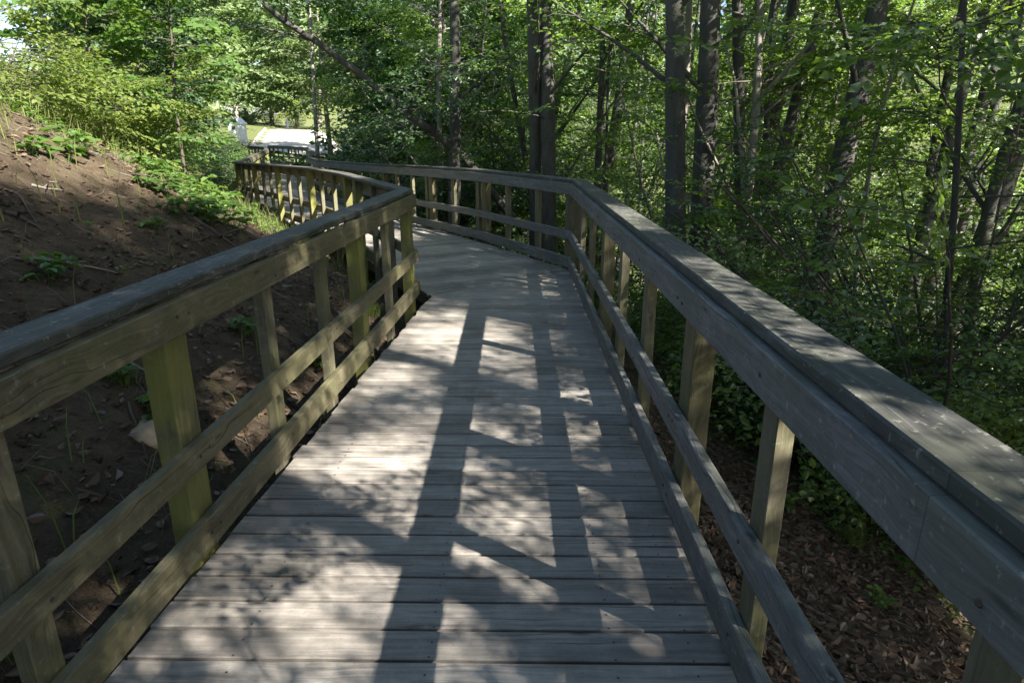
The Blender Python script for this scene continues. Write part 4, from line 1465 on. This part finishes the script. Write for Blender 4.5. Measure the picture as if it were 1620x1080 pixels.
stick([(45, 412), (110, 420), (185, 436)], 'thin pale fallen branch lying across the bank soil', 0.014, 1, 1, M_PALEBARK)
stick([(0, 340), (30, 348), (58, 365)], 'fallen branch at the left side of the bank', 0.02, 2, 2)
stick([(45, 297), (70, 300), (95, 305)], 'short pale twig high on the bank', 0.012, 3, 2, M_PALEBARK)
stick([(298, 345), (340, 370), (378, 398)], 'long dark fallen branch among green leaves at the foot of the bank', 0.03, 4, 2)
stick([(190, 565), (215, 588), (258, 605)], 'pale curved twig behind the mossy left post', 0.012, 5, 1, M_PALEBARK)
stick([(200, 640), (215, 680), (232, 735)], 'thin bent twig on the bare soil left of the mossy post', 0.009, 6, 2)
stick([(370, 690), (390, 700), (405, 730)], 'small twig in the shade between the left railing boards', 0.009, 7, 2)
stick([(1105, 632), (1130, 655), (1160, 690)], 'grey fallen branch close behind the big right post', 0.022, 8, 1)
stick([(1195, 845), (1270, 880), (1340, 900), (1395, 930)], 'long brown fallen branch across the leaf litter', 0.022, 9, 1)
stick([(1215, 888), (1250, 890), (1290, 897)], 'whitish broken stick on the leaf litter', 0.014, 10, 0, M_PALEBARK)
stick([(1240, 940), (1310, 975), (1380, 1005), (1440, 1050)], 'dark curved fallen branch low on the leaf litter', 0.016, 11, 2)
stick([(1250, 690), (1285, 715), (1330, 765)], 'mossy fallen branch higher on the right slope', 0.022, 12, 1)
stick([(245, 285), (275, 320), (300, 350)], 'thin twig on the grassy bank edge', 0.012, 13, 2)
stick([(0, 300), (25, 312), (60, 370)], 'leaning dead twig on the dark bank', 0.012, 14, 3)

# sunlit soil hump behind the mossy left post, modelled as a tan lump
for yy in np.arange(1, 6, 0.03):
    p = spot(245, 690, yy)
    if gz(p.x, p.y) >= p.z:
        break
import bmesh
bm = bmesh.new()
bmesh.ops.create_icosphere(bm, subdivisions=4, radius=1)
for vtx in bm.verts:
    c = vtx.co
    f = 1 + 0.2 * math.sin(c.x * 3.1 + 1) * math.cos(c.y * 2.7) + 0.12 * math.sin(c.z * 5 + c.x * 4) + 0.07 * math.sin(c.x * 11 + c.y * 7) * math.sin(c.z * 9 + 1) + 0.03 * math.sin(c.x * 23 + c.z * 19)
    vtx.co = Vector((c.x * 0.15, c.y * 0.13, c.z * 0.1)) * f
me = bpy.data.meshes.new('soil_hump')
bm.to_mesh(me)
bm.free()
me.polygons.foreach_set('use_smooth', np.ones(len(me.polygons), dtype=bool))
me.materials.append(M_HUMP)
o = bpy.data.objects.new('soil_hump', me)
COL.objects.link(o)
o.location = (p.x, p.y, gz(p.x, p.y) - 0.025)
tag(o, 'rounded tan hump of sunlit soil left of the mossy post', 'soil_hump')

# ------------------------------------------------------------------ far white hut, and the walker on the lane
def box(name, mat, parent, x0, x1, y0, y1, z0, z1):
    v_ = [(x, y, z) for z in (z0, z1) for y in (y0, y1) for x in (x0, x1)]
    q_ = [(0, 2, 3, 1), (4, 5, 7, 6), (0, 1, 5, 4), (2, 6, 7, 3), (0, 4, 6, 2), (1, 3, 7, 5)]
    return mesh_obj(name, v_, q_, mat, parent)
hb = spot(374, 206, 58)
hut = empty('hut', (hb.x, hb.y, gz(hb.x, hb.y)))
hgt = hb.z - gz(hb.x, hb.y)
hut.scale = (0.85, 0.85, 0.8)
tag(hut, 'small white gabled hut half hidden by grass at the far left', 'hut')
v_ = [(-0.5, -1, -0.2), (0.5, -1, -0.2), (0.5, -1, 1.0 + hgt), (0, -1, 1.5 + hgt), (-0.5, -1, 1.0 + hgt), (-0.5, 1, -0.2), (0.5, 1, -0.2), (0.5, 1, 1.0 + hgt), (0, 1, 1.5 + hgt), (-0.5, 1, 1.0 + hgt)]
mesh_obj('wall', v_, [(0, 1, 2, 4), (4, 2, 3, 3), (6, 5, 9, 7), (7, 9, 8, 8), (1, 6, 7, 2), (5, 0, 4, 9)], M_WHITE, hut)
for sg in (-1, 1):
    a = np.array([(0, -1.1, 1.52), (0.62 * sg, -1.1, 0.9), (0.62 * sg, 1.1, 0.9), (0, 1.1, 1.52)]) + [0, 0, hgt]
    b = a + [0, 0, 0.05]
    vs = np.concatenate([a, b])
    qs = [(0, 1, 2, 3), (7, 6, 5, 4), (0, 4, 5, 1), (1, 5, 6, 2), (2, 6, 7, 3), (3, 7, 4, 0)]
    mesh_obj('roof', vs, qs if sg < 0 else [q[::-1] for q in qs], M_WHITE, hut)
box('window', M_GLASSY, hut, -0.17, 0.17, -1.03, -1.005, 0.35 + hgt, 0.75 + hgt)

pp = spot(455, 216, 88)
z0 = gz(pp.x, pp.y)
me = bpy.data.meshes.new('person')
bm = bmesh.new()
lay = bm.verts.layers.skin.verify()
J = {'pelvis': (0, 0, 0.92), 'chest': (0, 0.01, 1.28), 'neck': (0, 0, 1.46), 'head': (0, -0.02, 1.6), 'crown': (0, 0, 1.7),
     'sl': (-0.19, 0, 1.4), 'el': (-0.25, 0.03, 1.12), 'hl': (-0.24, -0.08, 0.88), 'sr': (0.19, 0, 1.4), 'er': (0.25, 0.03, 1.12), 'hr': (0.24, -0.08, 0.88),
     'kl': (-0.1, -0.06, 0.5), 'fl': (-0.11, -0.1, 0.06), 'tl': (-0.11, -0.24, 0.03), 'kr': (0.1, 0.03, 0.5), 'fr': (0.11, 0.12, 0.06), 'tr': (0.11, -0.02, 0.03)}
RAD = {'pelvis': 0.15, 'chest': 0.17, 'neck': 0.055, 'head': 0.095, 'crown': 0.07, 'sl': 0.07, 'el': 0.05, 'hl': 0.035, 'sr': 0.07, 'er': 0.05, 'hr': 0.035, 'kl': 0.065, 'fl': 0.045, 'tl': 0.035, 'kr': 0.065, 'fr': 0.045, 'tr': 0.035}
bv = {k_: bm.verts.new(c) for k_, c in J.items()}
for a, b in (('pelvis', 'chest'), ('chest', 'neck'), ('neck', 'head'), ('head', 'crown'), ('chest', 'sl'), ('sl', 'el'), ('el', 'hl'), ('chest', 'sr'), ('sr', 'er'), ('er', 'hr'), ('pelvis', 'kl'), ('kl', 'fl'), ('fl', 'tl'), ('pelvis', 'kr'), ('kr', 'fr'), ('fr', 'tr')):
    bm.edges.new((bv[a], bv[b]))
for k_, x in bv.items():
    x[lay].radius = (RAD[k_] * 1.0, RAD[k_] * (0.7 if k_ in ('pelvis', 'chest') else 1.0))
    x[lay].use_root = k_ == 'pelvis'
bm.to_mesh(me)
bm.free()
me.materials.append(M_COAT)
person = bpy.data.objects.new('person', me)
COL.objects.link(person)
person.modifiers.new('skin', 'SKIN')
person.modifiers.new('sub', 'SUBSURF').levels = 1
person.location = (pp.x, pp.y, z0 + 0.05)
tag(person, 'person in dark clothing walking on the bright gravel lane far away', 'person')
bm = bmesh.new()
bmesh.ops.create_icosphere(bm, subdivisions=2, radius=0.125)
for vtx in bm.verts:
    vtx.co = Vector((vtx.co.x * 0.85, vtx.co.y, vtx.co.z)) + Vector((0, 0.015, 1.65))
me = bpy.data.meshes.new('hair')
bm.to_mesh(me)
bm.free()
me.materials.append(M_HAIR)
h = bpy.data.objects.new('hair', me)
COL.objects.link(h)
h.parent = person
